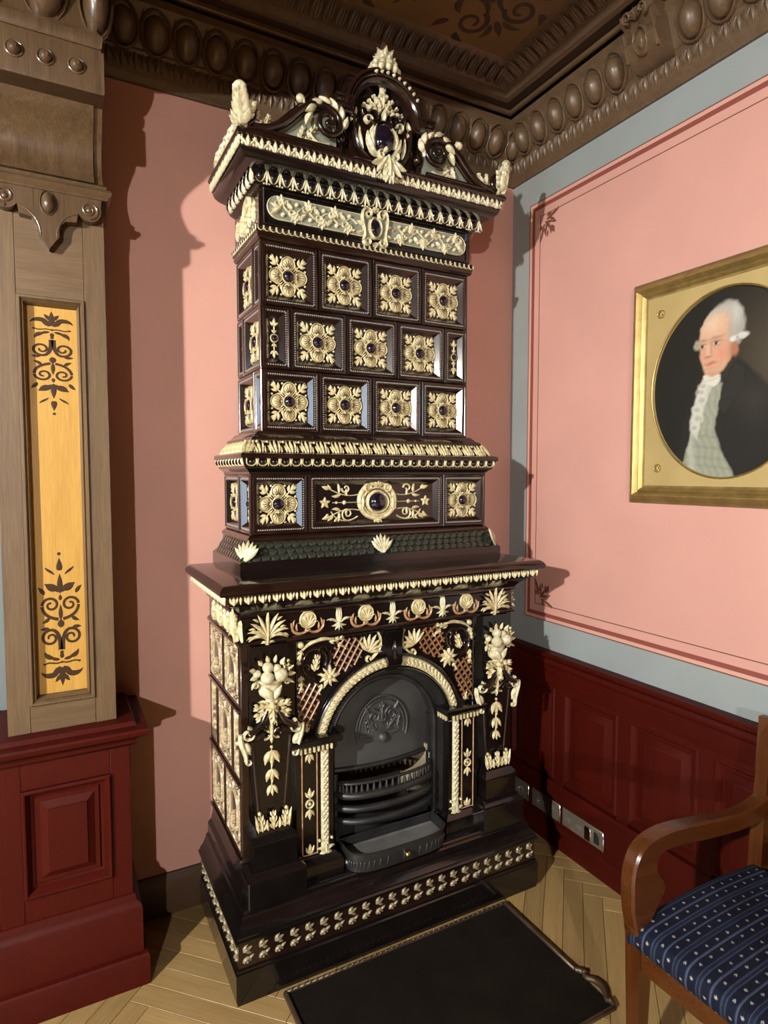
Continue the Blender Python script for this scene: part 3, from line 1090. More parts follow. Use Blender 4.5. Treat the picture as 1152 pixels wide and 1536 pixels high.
# ---------------- lower body: side block mouldings, body shell with the arched opening
for sg in (-1, 1):
    b = MB()
    rings = []
    for o, z in [(.022, .266), (.022, .296), (.018, .302), (.010, .310), (.006, .330), (.004, .342), (.002, .362), (0, .37)]:
        X0, X1 = .30, HW_B + o
        rings.append([(sg * X0, Y_B - o - .012, z), (sg * X1, Y_B - o - .012, z), (sg * X1, 0, z), (sg * X0, 0, z)])
    b.loft(rings, True, True)
    part(b, 'body_base', BLACK, 28)
RA, ZA = .252, .672          # arch opening
b = MB()
for sg in (-1, 1):
    b.box(sg * RA, sg * (HW_B - .006), Y_B, 0, .262, ZA)
    b.box(sg * RA, sg * (HW_B - .006), -.12, 0, ZA, 1.165)
b.box(-RA, RA, -.12, 0, .262, 1.165)
N_ = 28
arcp = [(RA * math.cos(PI * i / N_), ZA + RA * math.sin(PI * i / N_)) for i in range(N_ + 1)]
outp = []
HB = HW_B - .006
for i in range(N_ + 1):
    a = PI * i / N_
    c, s_ = math.cos(a), math.sin(a)
    tx = HB / abs(c) if abs(c) > 1e-6 else 1e9
    tz = (1.165 - ZA) / s_ if s_ > 1e-6 else 1e9
    t = min(tx, tz)
    outp.append((c * t, ZA + s_ * t))
for yv in (Y_B,):
    vs = [(x, yv, z) for x, z in arcp] + [(x, yv, z) for x, z in outp]
    m_ = N_ + 1
    b.add(vs, [(i, i + 1, m_ + i + 1, m_ + i) for i in range(N_)])
for sg in (-1, 1):
    j = [i for i in range(N_) if (outp[i][1] < 1.165 - 1e-6) != (outp[i + 1][1] < 1.165 - 1e-6)]
    for i in j:
        p, q = outp[i], outp[i + 1]
        if p[0] * sg > 0:
            b.add([(p[0], Y_B, p[1]), (q[0], Y_B, q[1]), (sg * HB, Y_B, 1.165)], [(0, 1, 2)])
for sg in (-1, 1):
    b.add([(sg * HB, Y_B, ZA), (sg * HB, 0, ZA), (sg * HB, 0, 1.165), (sg * HB, Y_B, 1.165)], [(0, 1, 2, 3)])
# reveal of the arch
rv = [(x, z) for x, z in arcp]
b.add([(x, Y_B, z) for x, z in rv] + [(x, -.2, z) for x, z in rv], [(i, i + 1, N_ + 2 + i, N_ + 1 + i) for i in range(N_)])
part(b, 'body_shell', BLACK, 30)
b = MB(); b.box(-.30, .30, -.49, -.1, .20, .274, .003); part(b, 'hearth_sill', BLACK)

# ---------------- flank tiles of the body: cream openwork frames round a dark niche with a flower
def flank_tile(w, h):
    b = MB()
    ring_frame(b, w, h, [(0, 0), (0, .008), (.004, .012), (.007, .012), (.010, .006)])
    return b


def flank_relief(w, h):
    b = MB()
    iw, ih = w - .022, h - .022
    x, z = iw / 2, ih / 2
    def box_line(ins, t):
        X, Z = x - ins, z - ins
        for a_, c_ in (((-X, -Z), (X, -Z)), ((X, -Z), (X, Z)), ((X, Z), (-X, Z)), ((-X, Z), (-X, -Z))):
            b.stroke([a_, c_], t, .004, .006)
    box_line(.002, .0018)
    wide = iw > .09
    if wide:
        box_line(.026, .0016)
    band = .014
    m = max(3, int(ih / .030))
    for i in range(m):
        zz = -z + .016 + (ih - .032) * i / (m - 1)
        for sg in (-1, 1):
            if wide:
                b.leaf(sg * (x - band), zz - .009, PI / 2 + sg * .7 * (1 if i % 2 else -1), .019, .0048, .007, 0, 4, .006)
                b.disc(sg * (x - band), zz + .008, .0032, .005, .006, 6)
    if wide:
        m = max(3, int(iw / .030))
        for i in range(m):
            xx = -x + .016 + (iw - .032) * i / (m - 1)
            for sg in (-1, 1):
                b.leaf(xx - .009, sg * (z - band), .7 * (1 if i % 2 else -1), .019, .0048, .007, 0, 4, .006)
                b.disc(xx + .008, sg * (z - band), .0032, .005, .006, 6)
        rx = x - .040
        zt = z - .040 - rx
        zb = -z + .062
        for q in (-1, 1):
            b.stroke([(q * rx, zb), (q * rx, zt)], .004, .007, .006)
            b.leaf(q * (rx - .008), zt + rx * .75, PI / 2 - q * .9, .030, .0055, .007, q * .6, 5, .006)
            b.acanthus(q * .008, -z + .034, PI / 2 - q * 1.0, .034, .013, .009, 2, .006)
        b.stroke(arc(0, zt, rx, PI, 0, 12), .004, .007, .006)
        b.acanthus(0, zb - .012, PI / 2, (zt - zb) * .85, .014, .014, 4, .006)
        b.disc(0, zt + rx + .010, .006, .009, .006, 8)
    else:
        for d in (-1, 1):
            b.acanthus(0, d * .02, d * PI / 2, ih * .34, max(iw * .22, .008), .010, 3, .006)
        b.disc(0, 0, .008, .010, .006, 10)
        for d in (-1, 1):
            for q in (-1, 1):
                b.leaf(0, d * ih * .36, d * PI / 2 + q * .6, .03, .005, .008, -q * .4, 4, .006)
    return b


D_B = -Y_B            # flank depth
rowsB = [(.382, .612), (.622, .852), (.862, 1.066)]
lay = {0: [(.0, .49), (.51, 1.0)], 1: [(.0, .22), (.24, .72), (.74, 1.0)], 2: [(.0, .49), (.51, 1.0)]}
cache = {}
ym, yM = Y_B + .012, -.004
for r, (z0, z1) in enumerate(rowsB):
    for (t0, t1) in lay[r]:
        w, h = (t1 - t0) * (yM - ym), z1 - z0
        key = (round(w, 3), round(h, 3))
        if key not in cache:
            cache[key] = (flank_tile(w, h).mesh('flank_tile', BROWN, 25), flank_relief(w, h).mesh('buff_relief', FLANK, 60))
        yc = ym + (t0 + t1) / 2 * (yM - ym)
        for sg, rz in ((-1, RZL), (1, RZR)):
            t = put(cache[key][0], 'flank_tile', stove, (sg * (HW_B - .006), yc, (z0 + z1) / 2), rz)
            put(cache[key][1], 'buff_relief', t)
for sg in (-1, 1):
    for z in (.372, .617, .857, 1.071):
        b = MB()
        b.box(min(sg * (HW_B - .01), sg * (HW_B + .012)), max(sg * (HW_B - .01), sg * (HW_B + .012)), Y_B + .004, -.001, z - .005, z + .005, .002)
        part(b, 'flank_rail', BROWN)
# dark corner strip of the flank
for sg in (-1, 1):
    b = MB()
    b.box(min(sg * (HW_B - .02), sg * (HW_B + .004)), max(sg * (HW_B - .02), sg * (HW_B + .004)), Y_B - .002, Y_B + .012, .37, 1.07, .002)
    part(b, 'corner_strip', BROWN)

# ---------------- frieze under the mantel
b = MB(); b.ublock([(.002, 1.066), (.010, 1.068), (.012, 1.074), (.008, 1.080), (.001, 1.083), (.001, 1.152), (.008, 1.156), (.014, 1.160), (.012, 1.168), (.004, 1.172)], HW_B, Y_B); part(b, 'frieze_band', BROWN)
b = MB(); b.ublock([(.0025, 1.084), (.0025, 1.151)], HW_B, Y_B); part(b, 'frieze_ground', BLACK)
FRY = Y_B - .0025
b = MB()
b.palmette(0, -.046, PI / 2, .104, 9, .66, .010, .0066, 0, 1.9, .008)
for sg in (-1, 1):
    for k_ in range(3):
        b.leaf(sg * (.030 + .010 * k_), .020 - .022 * k_, PI / 2 - sg * (.75 + .5 * k_), .022, .0042, .008, -sg * .8, 4, .006)
b.leaf(0, -.06, PI / 2, .105, .0065, .013, 0, 6, 0, .006)
for sg in (-1, 1):
    b.leaf(0, -.052, PI / 2 + sg * .9, .03, .006, .008, sg * 1.6, 5)
b.leaf(0, -.05, -PI / 2, .022, .010, .010)
pal_me = b.mesh('palmette', CREAM, 60)
for sg in (-1, 1):
    put(pal_me, 'palmette', stove, (sg * .448, FRY - .004, 1.120))
b = MB()          # shell on a pair of scrolls
b.mi = 0
b.disc(0, .012, .027, .006, 0, 16)
b.ring(0, .012, .027, .0028, .006, .002, 20)
for i in range(7):
    a = PI / 2 + (i - 3) * .42
    b.leaf(0, -.006, a, .036, .0042, .006, 0, 4, .004)
b.mi = 1
for sg in (-1, 1):
    b.stroke([(sg * x, y) for x, y in bez((.004, -.026), (.03, -.04), (.058, -.03), (.056, .006), 10)], [.0028 + .0024 * math.sin(PI * i / 10) for i in range(11)], .007)
    b.leaf(sg * .05, -.01, PI / 2 - sg * .1, .026, .004, .006, sg * .8, 5)
    b.leaf(sg * .036, -.022, PI / 2 - sg * .35, .026, .004, .006, sg * .8, 5)
    b.leaf(sg * .008, -.03, PI / 2 + sg * .2, .018, .004, .006, 0, 4)
b.disc(0, -.024, .006, .008, 0, 8)
shell_me = b.mesh('shell', [CREAM, TAN], 60)
for x in (-.311, -.1, .109, .317):
    put(shell_me, 'shell', stove, (x, FRY, 1.117))
b = MB()          # tulip
b.leaf(0, -.012, PI / 2, .048, .007, .010, 0, 5)
for sg in (-1, 1):
    b.leaf(0, -.014, PI / 2 - sg * .28, .05, .006, .009, sg * .35, 5)
    b.leaf(sg * .006, -.012, PI / 2 - sg * .75, .044, .0045, .008, -sg * 1.3, 6)
    b.leaf(0, -.012, -PI / 2 + sg * .8, .03, .005, .008, sg * 1.1, 5)
    b.leaf(0, -.01, -PI / 2 + sg * .35, .03, .004, .008, sg * .4, 5)
    b.disc(sg * .03, .0, .0042, .007, 0, 8)
b.disc(0, -.012, .006, .010, 0, 8)
b.leaf(0, -.012, -PI / 2, .026, .005, .009, 0, 4)
tulip_me = b.mesh('tulip', CREAM2, 60)
for x in (-.2, .005, .213):
    put(tulip_me, 'tulip', stove, (x, FRY, 1.119))
# flank frieze foliage
b = MB()
for i in range(4):
    x = -.15 + i * .1
    b.acanthus(x, -.035, PI / 2, .07, .022, .012, 3)
    b.leaf(x + .03, -.03, PI / 2 - .6, .06, .008, .010, 1.2, 6)
    b.leaf(x + .07, -.03, PI / 2 + .6, .06, .008, .010, -1.2, 6)
    b.disc(x + .05, .022, .012, .010, 0, 10)
fl_me = b.mesh('flank_foliage', CREAM, 60)
for sg, rz in ((-1, RZL), (1, RZR)):
    put(fl_me, 'flank_foliage', stove, (sg * (HW_B + .003), -.235, 1.118), rz)
    put(pal_me, 'palmette', stove, (sg * (HW_B + .004), -.385, 1.122), rz).scale = (.7, 1, 1)

# ---------------- mantel shelf
b = MB()
b.ublock([(-.082, 1.168), (-.078, 1.174), (-.068, 1.186), (-.05, 1.20), (-.034, 1.208), (-.030, 1.214)], HW_M, Y_M)
part(b, 'mantel_cove', BLACK, 28)
b = MB(); b.ublock([(-.030, 1.213), (-.024, 1.216), (-.022, 1.238), (-.018, 1.242)], HW_M, Y_M); part(b, 'mantel_leaf_band', BROWN, 28)
b = MB(); b.ublock([(-.020, 1.241), (-.004, 1.244), (0, 1.250), (0, 1.258), (-.005, 1.266), (-.012, 1.272), (-.020, 1.2755)], HW_M, Y_M); part(b, 'mantel_slab', BROWN, 28)
b = MB()
for sg in (-1, 1):
    b.leaf(sg * .002, -.010, PI / 2 + sg * .75, .024, .0045, .006, -sg * .8, 5)
b.leaf(0, -.012, PI / 2, .025, .005, .008, 0, 5)
b.leaf(.014, .010, -PI / 2, .022, .0032, .006, 0, 4)
mleaf_me = b.mesh('leaf', CREAM, 60)
row_front(mleaf_me, 'leaf', 27, -HW_M + .024, HW_M - .024, Y_M + .022, 1.227, 0, (1.45, 1.2, 1.05))
row_side(mleaf_me, 'leaf', 11, HW_M - .022, Y_M + .03, -.01, 1.227, 0, (1.45, 1.2, 1.05))

# ---------------- upper plinth block and the scale slope
b = MB(); b.ublock([(0, 1.270), (0, 1.318), (-.003, 1.3215)], HW_U, Y_U); part(b, 'upper_plinth', BLACK)
slope = [(-.004, 1.3215), (-.016, 1.331), (-.028, 1.346), (-.036, 1.364), (-.040, 1.382)]
b = MB(); b.ublock(slope, HW_U, Y_U); part(b, 'scale_slope', GREENBLACK, 60)
b = MB()
b.T = Matrix.Rotation(math.radians(-32), 4, 'X')
b.disc(0, 0, .0165, .0055, 0, 12, .0145)
b.stroke(arc(0, .003, .0150, PI * 1.06, PI * 1.94, 8), .0018, .0050, .0010)
scale_me = b.mesh('scale', GREENBLACK, 60)
for rr, (o, z) in enumerate(((-.0125, 1.3305), (-.0265, 1.349), (-.0355, 1.369))):
    n = 31
    for i in range(n):
        x = -HW_U - o + .012 + (2 * (HW_U + o) - .024) * (i + .5 * (rr % 2)) / n
        if abs(x) < .030 or abs(x) > HW_U - .055:
            continue
        put(scale_me, 'scale', stove, (x, Y_U - o + .001, z))
b = MB()
for sg, rz in ((-1, RZL), (1, RZR)):
    for rr, (o, z) in enumerate(((-.0125, 1.3305), (-.0265, 1.349), (-.0355, 1.369))):
        for i in range(11):
            b.T = Matrix.Translation((sg * (HW_U + o), -.35 + .031 * (i + .5 * (rr % 2)), z)) @ Matrix.Rotation(rz, 4, 'Z') @ Matrix.Rotation(math.radians(-32), 4, 'X')
            b.disc(0, 0, .0165, .0055, 0, 8, .0145, 2)
part(b, 'flank_scales', GREENBLACK, 60, kind='stuff')
b = MB()
b.T = Matrix.Rotation(math.radians(-30), 4, 'X')
for i in range(7):
    t = (i - 3) / 3
    b.leaf(t * .004, -.034, PI / 2 - t * .62, .070 - .012 * abs(t), .0085, .010, -t * .25, 5, 0, .010, 1.3)
sleaf_me = b.mesh('slope_leaf', CREAM2, 60)
put(sleaf_me, 'slope_leaf', stove, (0, Y_U + .024, 1.352))
# corner leaves wrap the hip of the slope
for sg in (-1, 1):
    o = put(sleaf_me, 'slope_leaf', stove, (sg * (HW_U - .030), Y_U + .022, 1.352))
    o.rotation_euler = (0, 0, sg * PI / 4)
b = MB(); b.ublock([(-.036, 1.381), (-.034, 1.385), (-.035, 1.391), (-.042, 1.398), (-.050, 1.402)], HW_U, Y_U); part(b, 'slope_moulding', BROWN, 28)

# ---------------- tiles
def tile_frame(w, h):
    b = MB()
    b.mi = 0
    ring_frame(b, w, h, [(0, -.006), (0, .010), (.003, .014), (.008, .015), (.011, .013), (.0125, .009), (.0175, .009), (.019, .012), (.021, .012), (.036, -.004)])
    b.m[-1] = 2
    # bead line
    b.mi = 1
    x, z = w / 2 - .015, h / 2 - .015
    for (a, c) in (((-x, -z), (x, -z)), ((x, -z), (x, z)), ((x, z), (-x, z)), ((-x, z), (-x, -z))):
        L = math.hypot(c[0] - a[0], c[1] - a[1])
        n = max(2, int(L / .0075))
        for i in range(n):
            t = (i + .5) / n
            b.disc(a[0] + (c[0] - a[0]) * t, a[1] + (c[1] - a[1]) * t, .0031, .0048, .009, 5, None, 2)
    return b


def flower_relief(r):
    """four round ribbed petals round the gem, trefoil sprigs in the corners; r = half width"""
    b = MB()
    k = r / .066
    for q in range(4):
        a = q * PI / 2
        ca, sa = math.cos(a), math.sin(a)
        cx, cy = ca * .0425 * k, sa * .0425 * k
        b.mi = 0
        b.disc(cx, cy, .0205 * k, .0055, 0, 16, None, 3)
        b.ring(cx, cy, .0235 * k, .0019 * k, .0050, .001, 18)
        b.mi = 1
        for j in range(7):
            t = (j - 3) / 3
            b.leaf(cx - ca * .015 * k, cy - sa * .015 * k, a + t * 1.15, (.030 - .008 * abs(t)) * k, .0015 * k, .0028, 0, 3, .0050 - .0018 * abs(t))
        b.mi = 0
        b.disc(cx - ca * .014 * k, cy - sa * .014 * k, .0048 * k, .0075, .001, 8)
        d = a + PI / 4
        cd_, sd = math.cos(d), math.sin(d)
        b.leaf(cd_ * .026 * k, sd * .026 * k, d, .040 * k, .003 * k, .0055, 0, 4)
        b.leaf(cd_ * .058 * k, sd * .058 * k, d, .030 * k, .0068 * k, .006, 0, 5)
        for sg in (-1, 1):
            b.leaf(cd_ * .056 * k, sd * .056 * k, d + sg * 1.0, .025 * k, .0062 * k, .006, -sg * .6, 5)
            b.leaf(cd_ * .036 * k, sd * .036 * k, d + sg * .75, .026 * k, .0042 * k, .005, sg * .5, 5)
            b.leaf(cd_ * .070 * k, sd * .070 * k, d + sg * .62, .020 * k, .0046 * k, .005, -sg * .6, 4)
            b.disc(cd_ * .060 * k - sg * sd * .026 * k, sd * .060 * k + sg * cd_ * .026 * k, .0044 * k, .005, 0, 7)
    b.mi = 0
    b.ring(0, 0, .0212 * k, .0026 * k, .008, 0, 20)
    return b


def gem_mesh(r, name='gem', ry=None):
    b = MB()
    b.disc(0, 0, r, r * .62, 0, 18, ry, 6)
    return b.mesh(name, GEM, 80)


def sprig_relief(h):
    b = MB()
    for sg in (-1, 1):
        b.leaf(0, sg * .014, sg * PI / 2, h * .30, .0028, .005, 0, 4)
        z = sg * (.014 + h * .22)
        b.leaf(0, z, sg * PI / 2, .024, .006, .006, 0, 5)
        for q in (-1, 1):
            b.leaf(0, z, sg * PI / 2 + q * 1.1, .019, .005, .006, -q * .5, 5)
            b.leaf(0, sg * .018, sg * PI / 2 + q * .9, .013, .0032, .005, -q * .5, 4)
    b.ring(0, 0, .0125, .0028, .006, 0, 16)
    return b


GAP = .0015
TW, TH = .2065, .2085
FULL = tile_frame(TW - GAP, TH - GAP).mesh('tile', [BROWN, BEAD, BLACK], 25)
FLOW = flower_relief(.066).mesh('flower_relief', [CREAM, OLIVE], 60)
GEM1 = gem_mesh(.0188)
hw_half = HW_T * 2 - 3 * TW
HALF = tile_frame(hw_half / 2 - GAP, TH - GAP).mesh('tile', [BROWN, BEAD, BLACK], 25)
SPR = sprig_relief(.13).mesh('sprig_relief', CREAM, 60)
GEM2 = gem_mesh(.0098)


def tile(frame, relief, gem, loc, rz, gy=-.003):
    t = put(frame, 'tile', stove, loc, rz)
    put(relief, relief.name, t, (0, .004, 0))
    put(gem, 'gem', t, (0, gy, 0))
    return t


Z_ROWS = [1.743 + TH * .5, 1.743 + TH * 1.5, 1.743 + TH * 2.5]
b = MB(); b.box(-HW_T + .024, HW_T - .024, Y_T + .024, 0, 1.74, 2.385); part(b, 'upper_core', BLACK)
for r, z in enumerate(Z_ROWS):
    if r != 1:
        for i in range(4):
            x = -HW_T + (2 * HW_T / 4) * (i + .5)
            tile(FULL, FLOW, GEM1, (x, Y_T + .014, z), 0)
    else:
        for i in range(3):
            tile(FULL, FLOW, GEM1, ((i - 1) * TW, Y_T + .014, z), 0)
        for sg in (-1, 1):
            tile(HALF, SPR, GEM2, (sg * (HW_T - hw_half / 4), Y_T + .014, z), 0)
    # flanks: one wide tile and one narrow strip, swapped in the middle course
    dep = -Y_T
    nw = dep - TW
    kn = ('n', round(nw, 3))
    if kn not in cache:
        cache[kn] = tile_frame(nw - GAP, TH - GAP).mesh('tile', [BROWN, BEAD, BLACK], 25)
    for sg, rz in ((-1, RZL), (1, RZR)):
        if r != 1:
            yw, yn = -TW / 2, Y_T + nw / 2
        else:
            yw, yn = Y_T + TW / 2, -nw / 2
        tile(FULL, FLOW, GEM1, (sg * (HW_T - .014), yw, z), rz)
        tile(cache[kn], SPR, GEM2, (sg * (HW_T - .014), yn, z), rz)

# lower register: tile, long centre tile, tile
ZL0, ZL1 = 1.402, 1.602
b = MB(); b.box(-HW_L + .024, HW_L - .024, Y_L + .024, 0, 1.39, 1.61); part(b, 'lower_core', BLACK)
ew = HW_L - .272
LT = tile_frame(ew - GAP, ZL1 - ZL0 - GAP).mesh('tile', [BROWN, BEAD, BLACK], 25)
for sg in (-1, 1):
    tile(LT, FLOW, GEM1, (sg * (.272 + ew / 2), Y_L + .014, (ZL0 + ZL1) / 2), 0)
CT = tile_frame(.544 - GAP, ZL1 - ZL0 - GAP).mesh('tile', [BROWN, BEAD, BLACK], 25)
b = MB()
for sg in (-1, 1):
    def A(a): return a if sg > 0 else PI - a
    b.T = Matrix.Translation((sg * .018, 0, 0)) @ Matrix.Diagonal((1.02, 1, 1.0, 1))
    b.stroke([(sg * .06, 0), (sg * .155, 0)], .0018, .004)
    b.disc(sg * .11, 0, .008, .006, 0, 8); b.disc(sg * .14, 0, .005, .005, 0, 8)
    for q in range(5):
        b.leaf(sg * .182, 0, q * 2 * PI / 5 + .3, .021, .0065, .006, 0, 5)
    for vs in (-1, 1):
        b.stroke([(sg * x, vs * y) for x, y in bez((.055, .028), (.10, .018), (.13, .03), (.165, .048), 10)], [.0022] * 11, .004)
        b.leaf(sg * .165, vs * .048, A(vs * .3), .03, .0075, .006, 0, 5)
        b.leaf(sg * .16, vs * .048, A(vs * .9), .02, .004, .005, 0, 5)
        b.leaf(sg * .13, vs * .034, A(vs * 1.7), .036, .006, .006, -sg * vs * .7, 5)
        b.leaf(sg * .125, vs * .028, A(-vs * .5), .034, .006, .005, sg * vs * .9, 5)
        b.leaf(sg * .10, vs * .024, A(vs * 1.2), .026, .005, .005, sg * vs * .7, 5)
    # lower spirals, upper commas
    b.spiral(sg * .098, -.040, .024, .004, -PI / 2, sg * 1.25, .0034, .0024, .006)
    b.stroke([(sg * x, y) for x, y in bez((.098, -.064), (.13, -.066), (.15, -.05), (.16, -.03), 8)], .0024, .005)
    for i in range(3):
        b.leaf(sg * (.135 + .018 * i), -.05 + .006 * i, A(-1.1), .024, .0055, .005, sg * .6, 5)
    b.spiral(sg * .104, .050, .017, .004, PI, -sg * 1.0, .0042, .0022, .006)
    b.stroke([(sg * x, y) for x, y in bez((.06, -.05), (.072, -.058), (.08, -.062), (.098, -.064), 6)], .003, .005)
# cartouche
b.T = Matrix.Diagonal((1.24, 1.15, 1.14, 1))
b.ring(0, 0, .033, .006, .012, 0, 24)
b.ring(0, .004, .058, .0075, .009, 0, 26, .055)
b.ring(0, .002, .046, .004, .006, 0, 24, .044)
for sg in (-1, 1):
    b.spiral(sg * .030, .046, .014, .003, -PI / 2, sg * 1.3, .004, .003, .013)
    b.acanthus(sg * .052, -.03, PI / 2 + sg * .2, .06, .016, .010, 3, .002, 0, -sg * .5)
    b.leaf(sg * .006, -.05, -PI / 2 + sg * .25, .03, .005, .010, sg * .9, 5)
b.palmette(0, .045, PI / 2, .028, 5, .8, .012)
b.disc(0, -.060, .010, .012, 0, 10)
b.T = None
crel = b.mesh('cartouche_relief', CREAM, 60)
t = put(CT, 'tile', stove, (0, Y_L + .014, (ZL0 + ZL1) / 2))
put(crel, 'cartouche_relief', t, (0, .004, 0))
put(gem_mesh(.0345), 'gem', t, (0, -.002, 0))
dl = -Y_L
nw = dl - ew
FK = tile_frame(nw - GAP, ZL1 - ZL0 - GAP).mesh('tile', [BROWN, BEAD, BLACK], 25)
for sg, rz in ((-1, RZL), (1, RZR)):
    tile(LT, FLOW, GEM1, (sg * (HW_L - .014), -ew / 2, (ZL0 + ZL1) / 2), rz)
    tile(FK, SPR, GEM2, (sg * (HW_L - .014), Y_L + nw / 2, (ZL0 + ZL1) / 2), rz)

# ---------------- middle cornice: cove, egg-and-dart, slab, leaf slope
b = MB(); b.ublock([(-.036, 1.600), (-.034, 1.608), (-.026, 1.616), (-.018, 1.620), (-.016, 1.626)], HW_E, Y_E); part(b, 'middle_cove', BLACK, 28)
b = MB(); b.ublock([(-.018, 1.624), (-.012, 1.630), (-.008, 1.642), (-.006, 1.652)], HW_E, Y_E); part(b, 'egg_band', BLACK, 60)
b = MB(); b.ublock([(-.006, 1.651), (-.001, 1.653), (0, 1.657), (0, 1.664), (-.003, 1.668), (-.010, 1.671)], HW_E, Y_E); part(b, 'middle_slab', BROWN, 28)


def egg_unit(p, h):
    """dark egg in a cream collar with a dart on its right; width p, height h"""
    b = MB()
    b.mi = 0
    b.disc(0, h * .08, p * .30, p * .30, 0, 12, h * .42, 4)
    b.mi = 1
    col = arc(0, h * .16, p * .42, PI, 2 * PI, 12, h * .56)
    b.stroke([(-p * .42, h * .5)] + col + [(p * .42, h * .5)], p * .062, p * .16, .0008)
    b.leaf(p * .5, h * .5, -PI / 2, h * .95, p * .075, p * .2, 0, 5, .0008)
    return b


eg1 = egg_unit(.0375, .026).mesh('egg_and_dart', [BLACK, CREAM], 60)
row_front(eg1, 'egg_and_dart', 26, -HW_E + .016, HW_E - .016, Y_E + .011, 1.639, math.radians(12))
row_side(eg1, 'egg_and_dart', 9, HW_E - .011, Y_E + .016, -.004, 1.639, math.radians(12))
b = MB()
b.leaf(0, -.012, PI / 2, .024, .010, .008, 0, 5)
cl = b.mesh('corner_leaf', CREAM2, 60)
sl = [(-.012, 1.670), (-.020, 1.674), (-.034, 1.684), (-.046, 1.698), (-.052, 1.712)]
b = MB(); b.ublock(sl, HW_E, Y_E); part(b, 'leaf_slope', BROWN, 60)
b = MB()
b.T = Matrix.Rotation(math.radians(-42), 4, 'X')
b.leaf(0, -.028, PI / 2, .054, .0058, .009, 0, 5, 0, .004)
for sg in (-1, 1):
    b.leaf(sg * .007, -.028, PI / 2 - sg * .30, .050, .0042, .008, sg * .5, 5, 0, .004)
    b.leaf(sg * .017, -.026, PI / 2 + sg * .1, .030, .0036, .007, -sg * .6, 5)
    b.disc(sg * .020, .020, .0055, .006, 0, 7)
ml = b.mesh('slope_leaf', CREAM, 60)
row_front(ml, 'slope_leaf', 17, -HW_E + .040, HW_E - .040, Y_E + .038, 1.692, 0, (1.12, 1.1, 1))
row_side(ml, 'slope_leaf', 6, HW_E - .038, Y_E + .040, -.006, 1.692, 0, (1.12, 1.1, 1))
for sg in (-1, 1):
    o = put(ml, 'slope_leaf', stove, (sg * (HW_E - .036), Y_E + .036, 1.692))
    o.rotation_euler = (0, 0, sg * PI / 4)
b = MB(); b.ublock([(-.050, 1.711), (-.048, 1.715), (-.050, 1.722), (-.062, 1.728), (-.070, 1.736), (-.078, 1.744), (-.085, 1.746)], HW_E, Y_E); part(b, 'middle_moulding', BROWN, 28)

# ---------------- top frieze with the long sage panel
b = MB(); b.ublock([(-.020, 2.366), (-.012, 2.370), (-.008, 2.376), (-.008, 2.384), (-.004, 2.388), (-.002, 2.404), (-.004, 2.408), (-.018, 2.411)], HW_F, Y_F + .012); part(b, 'bead_band', BROWN, 28)
eg2 = egg_unit(.0214, .018).mesh('bead', [BLACK, CREAM], 60)
row_front(eg2, 'bead', 40, -HW_F + .006, HW_F - .006, Y_F + .015, 2.396)
row_side(eg2, 'bead', 13, HW_F - .003, Y_F + .014, -.004, 2.396)
b = MB(); b.ublock([(0, 2.409), (0, 2.535)], HW_T + .002, Y_T - .006); part(b, 'frieze_block', BROWN)
FZ = 2.4715
b = MB(); ring_frame(b, .81, .118, [(0, 0), (0, .006), (.003, .008), (.008, .008), (.011, .002)]); part(b, 'frieze_frame', BLACK, 25, (0, Y_T - .006, FZ))
b = MB()
xs = .355
pts = [(xs, -.036)] + arc(xs, 0, .036, -PI / 2, PI / 2, 10) + [(-xs, .036)] + arc(-xs, 0, .036, PI / 2, 3 * PI / 2, 10)
n = len(pts)
b.add([(x, -.006, z) for x, z in pts] + [(x, .002, z) for x, z in pts], [list(range(n))] + [(i, n + i, n + (i + 1) % n, (i + 1) % n) for i in range(n)])
fp = part(b, 'frieze_panel', SAGE, 30, (0, Y_T - .008, FZ))
b = MB()
pts2 = pts + [pts[0]]
b.stroke(pts2, .0022, .005, .004)
for sg in (-1, 1):
    def A(a): return a if sg > 0 else PI - a
    b.stroke([(sg * (.07 + .28 * i / 24), .014 * math.sin(i * .85)) for i in range(25)], .003, .006, .006)
    for i in range(6):
        x = .095 + i * .048
        v = 1 if i % 2 else -1
        b.acanthus(sg * x, v * .006, A(v * 1.1), .034, .020, .012, 3, .006)
        b.leaf(sg * (x + .02), -v * .004, A(-v * .9), .034, .008, .011, sg * v * .9, 5, .006)
        b.spiral(sg * (x + .022), v * .012, .013, .004, 0, sg * v * 1.1, .0034, .0026, .010, .006)
        b.disc(sg * (x + .004), -v * .02, .0075, .012, .006, 9)
        b.disc(sg * (x - .012), v * .024, .0055, .010, .006, 8)
    b.leaf(sg * .345, 0, A(.3), .04, .007, .009, 0, 5, .006)
    b.leaf(sg * .345, 0, A(-.3), .034, .007, .009, 0, 5, .006)
    # cartouche
    b.spiral(sg * .028, .043, .020, .004, 0 if sg > 0 else PI, sg * 1.35, .005, .0035, .018, .006)
    b.stroke([(sg * x, y) for x, y in bez((.048, .043), (.058, .01), (.03, -.02), (.046, -.05), 10)], .0045, .016, .006)
    b.spiral(sg * .030, -.052, .016, .004, 0 if sg > 0 else PI, -sg * 1.3, .0045, .003, .018, .006)
    b.leaf(sg * .045, 0, A(.7), .03, .007, .014, -sg * .8, 5, .006)
    b.leaf(sg * .045, -.02, A(-.5), .03, .007, .014, sg * .8, 5, .006)
b.palmette(0, .048, PI / 2, .026, 5, .8, .018, None, .006)
b.palmette(0, -.052, -PI / 2, .022, 5, .8, .018, None, .006)
b.ring(0, -.004, .023, .0045, .018, .006, 22, .034)
part(b, 'frieze_relief', CREAM2, 60, parent=fp)
put(gem_mesh(.021, 'gem', .031), 'gem', fp, (0, -.014, -.004))
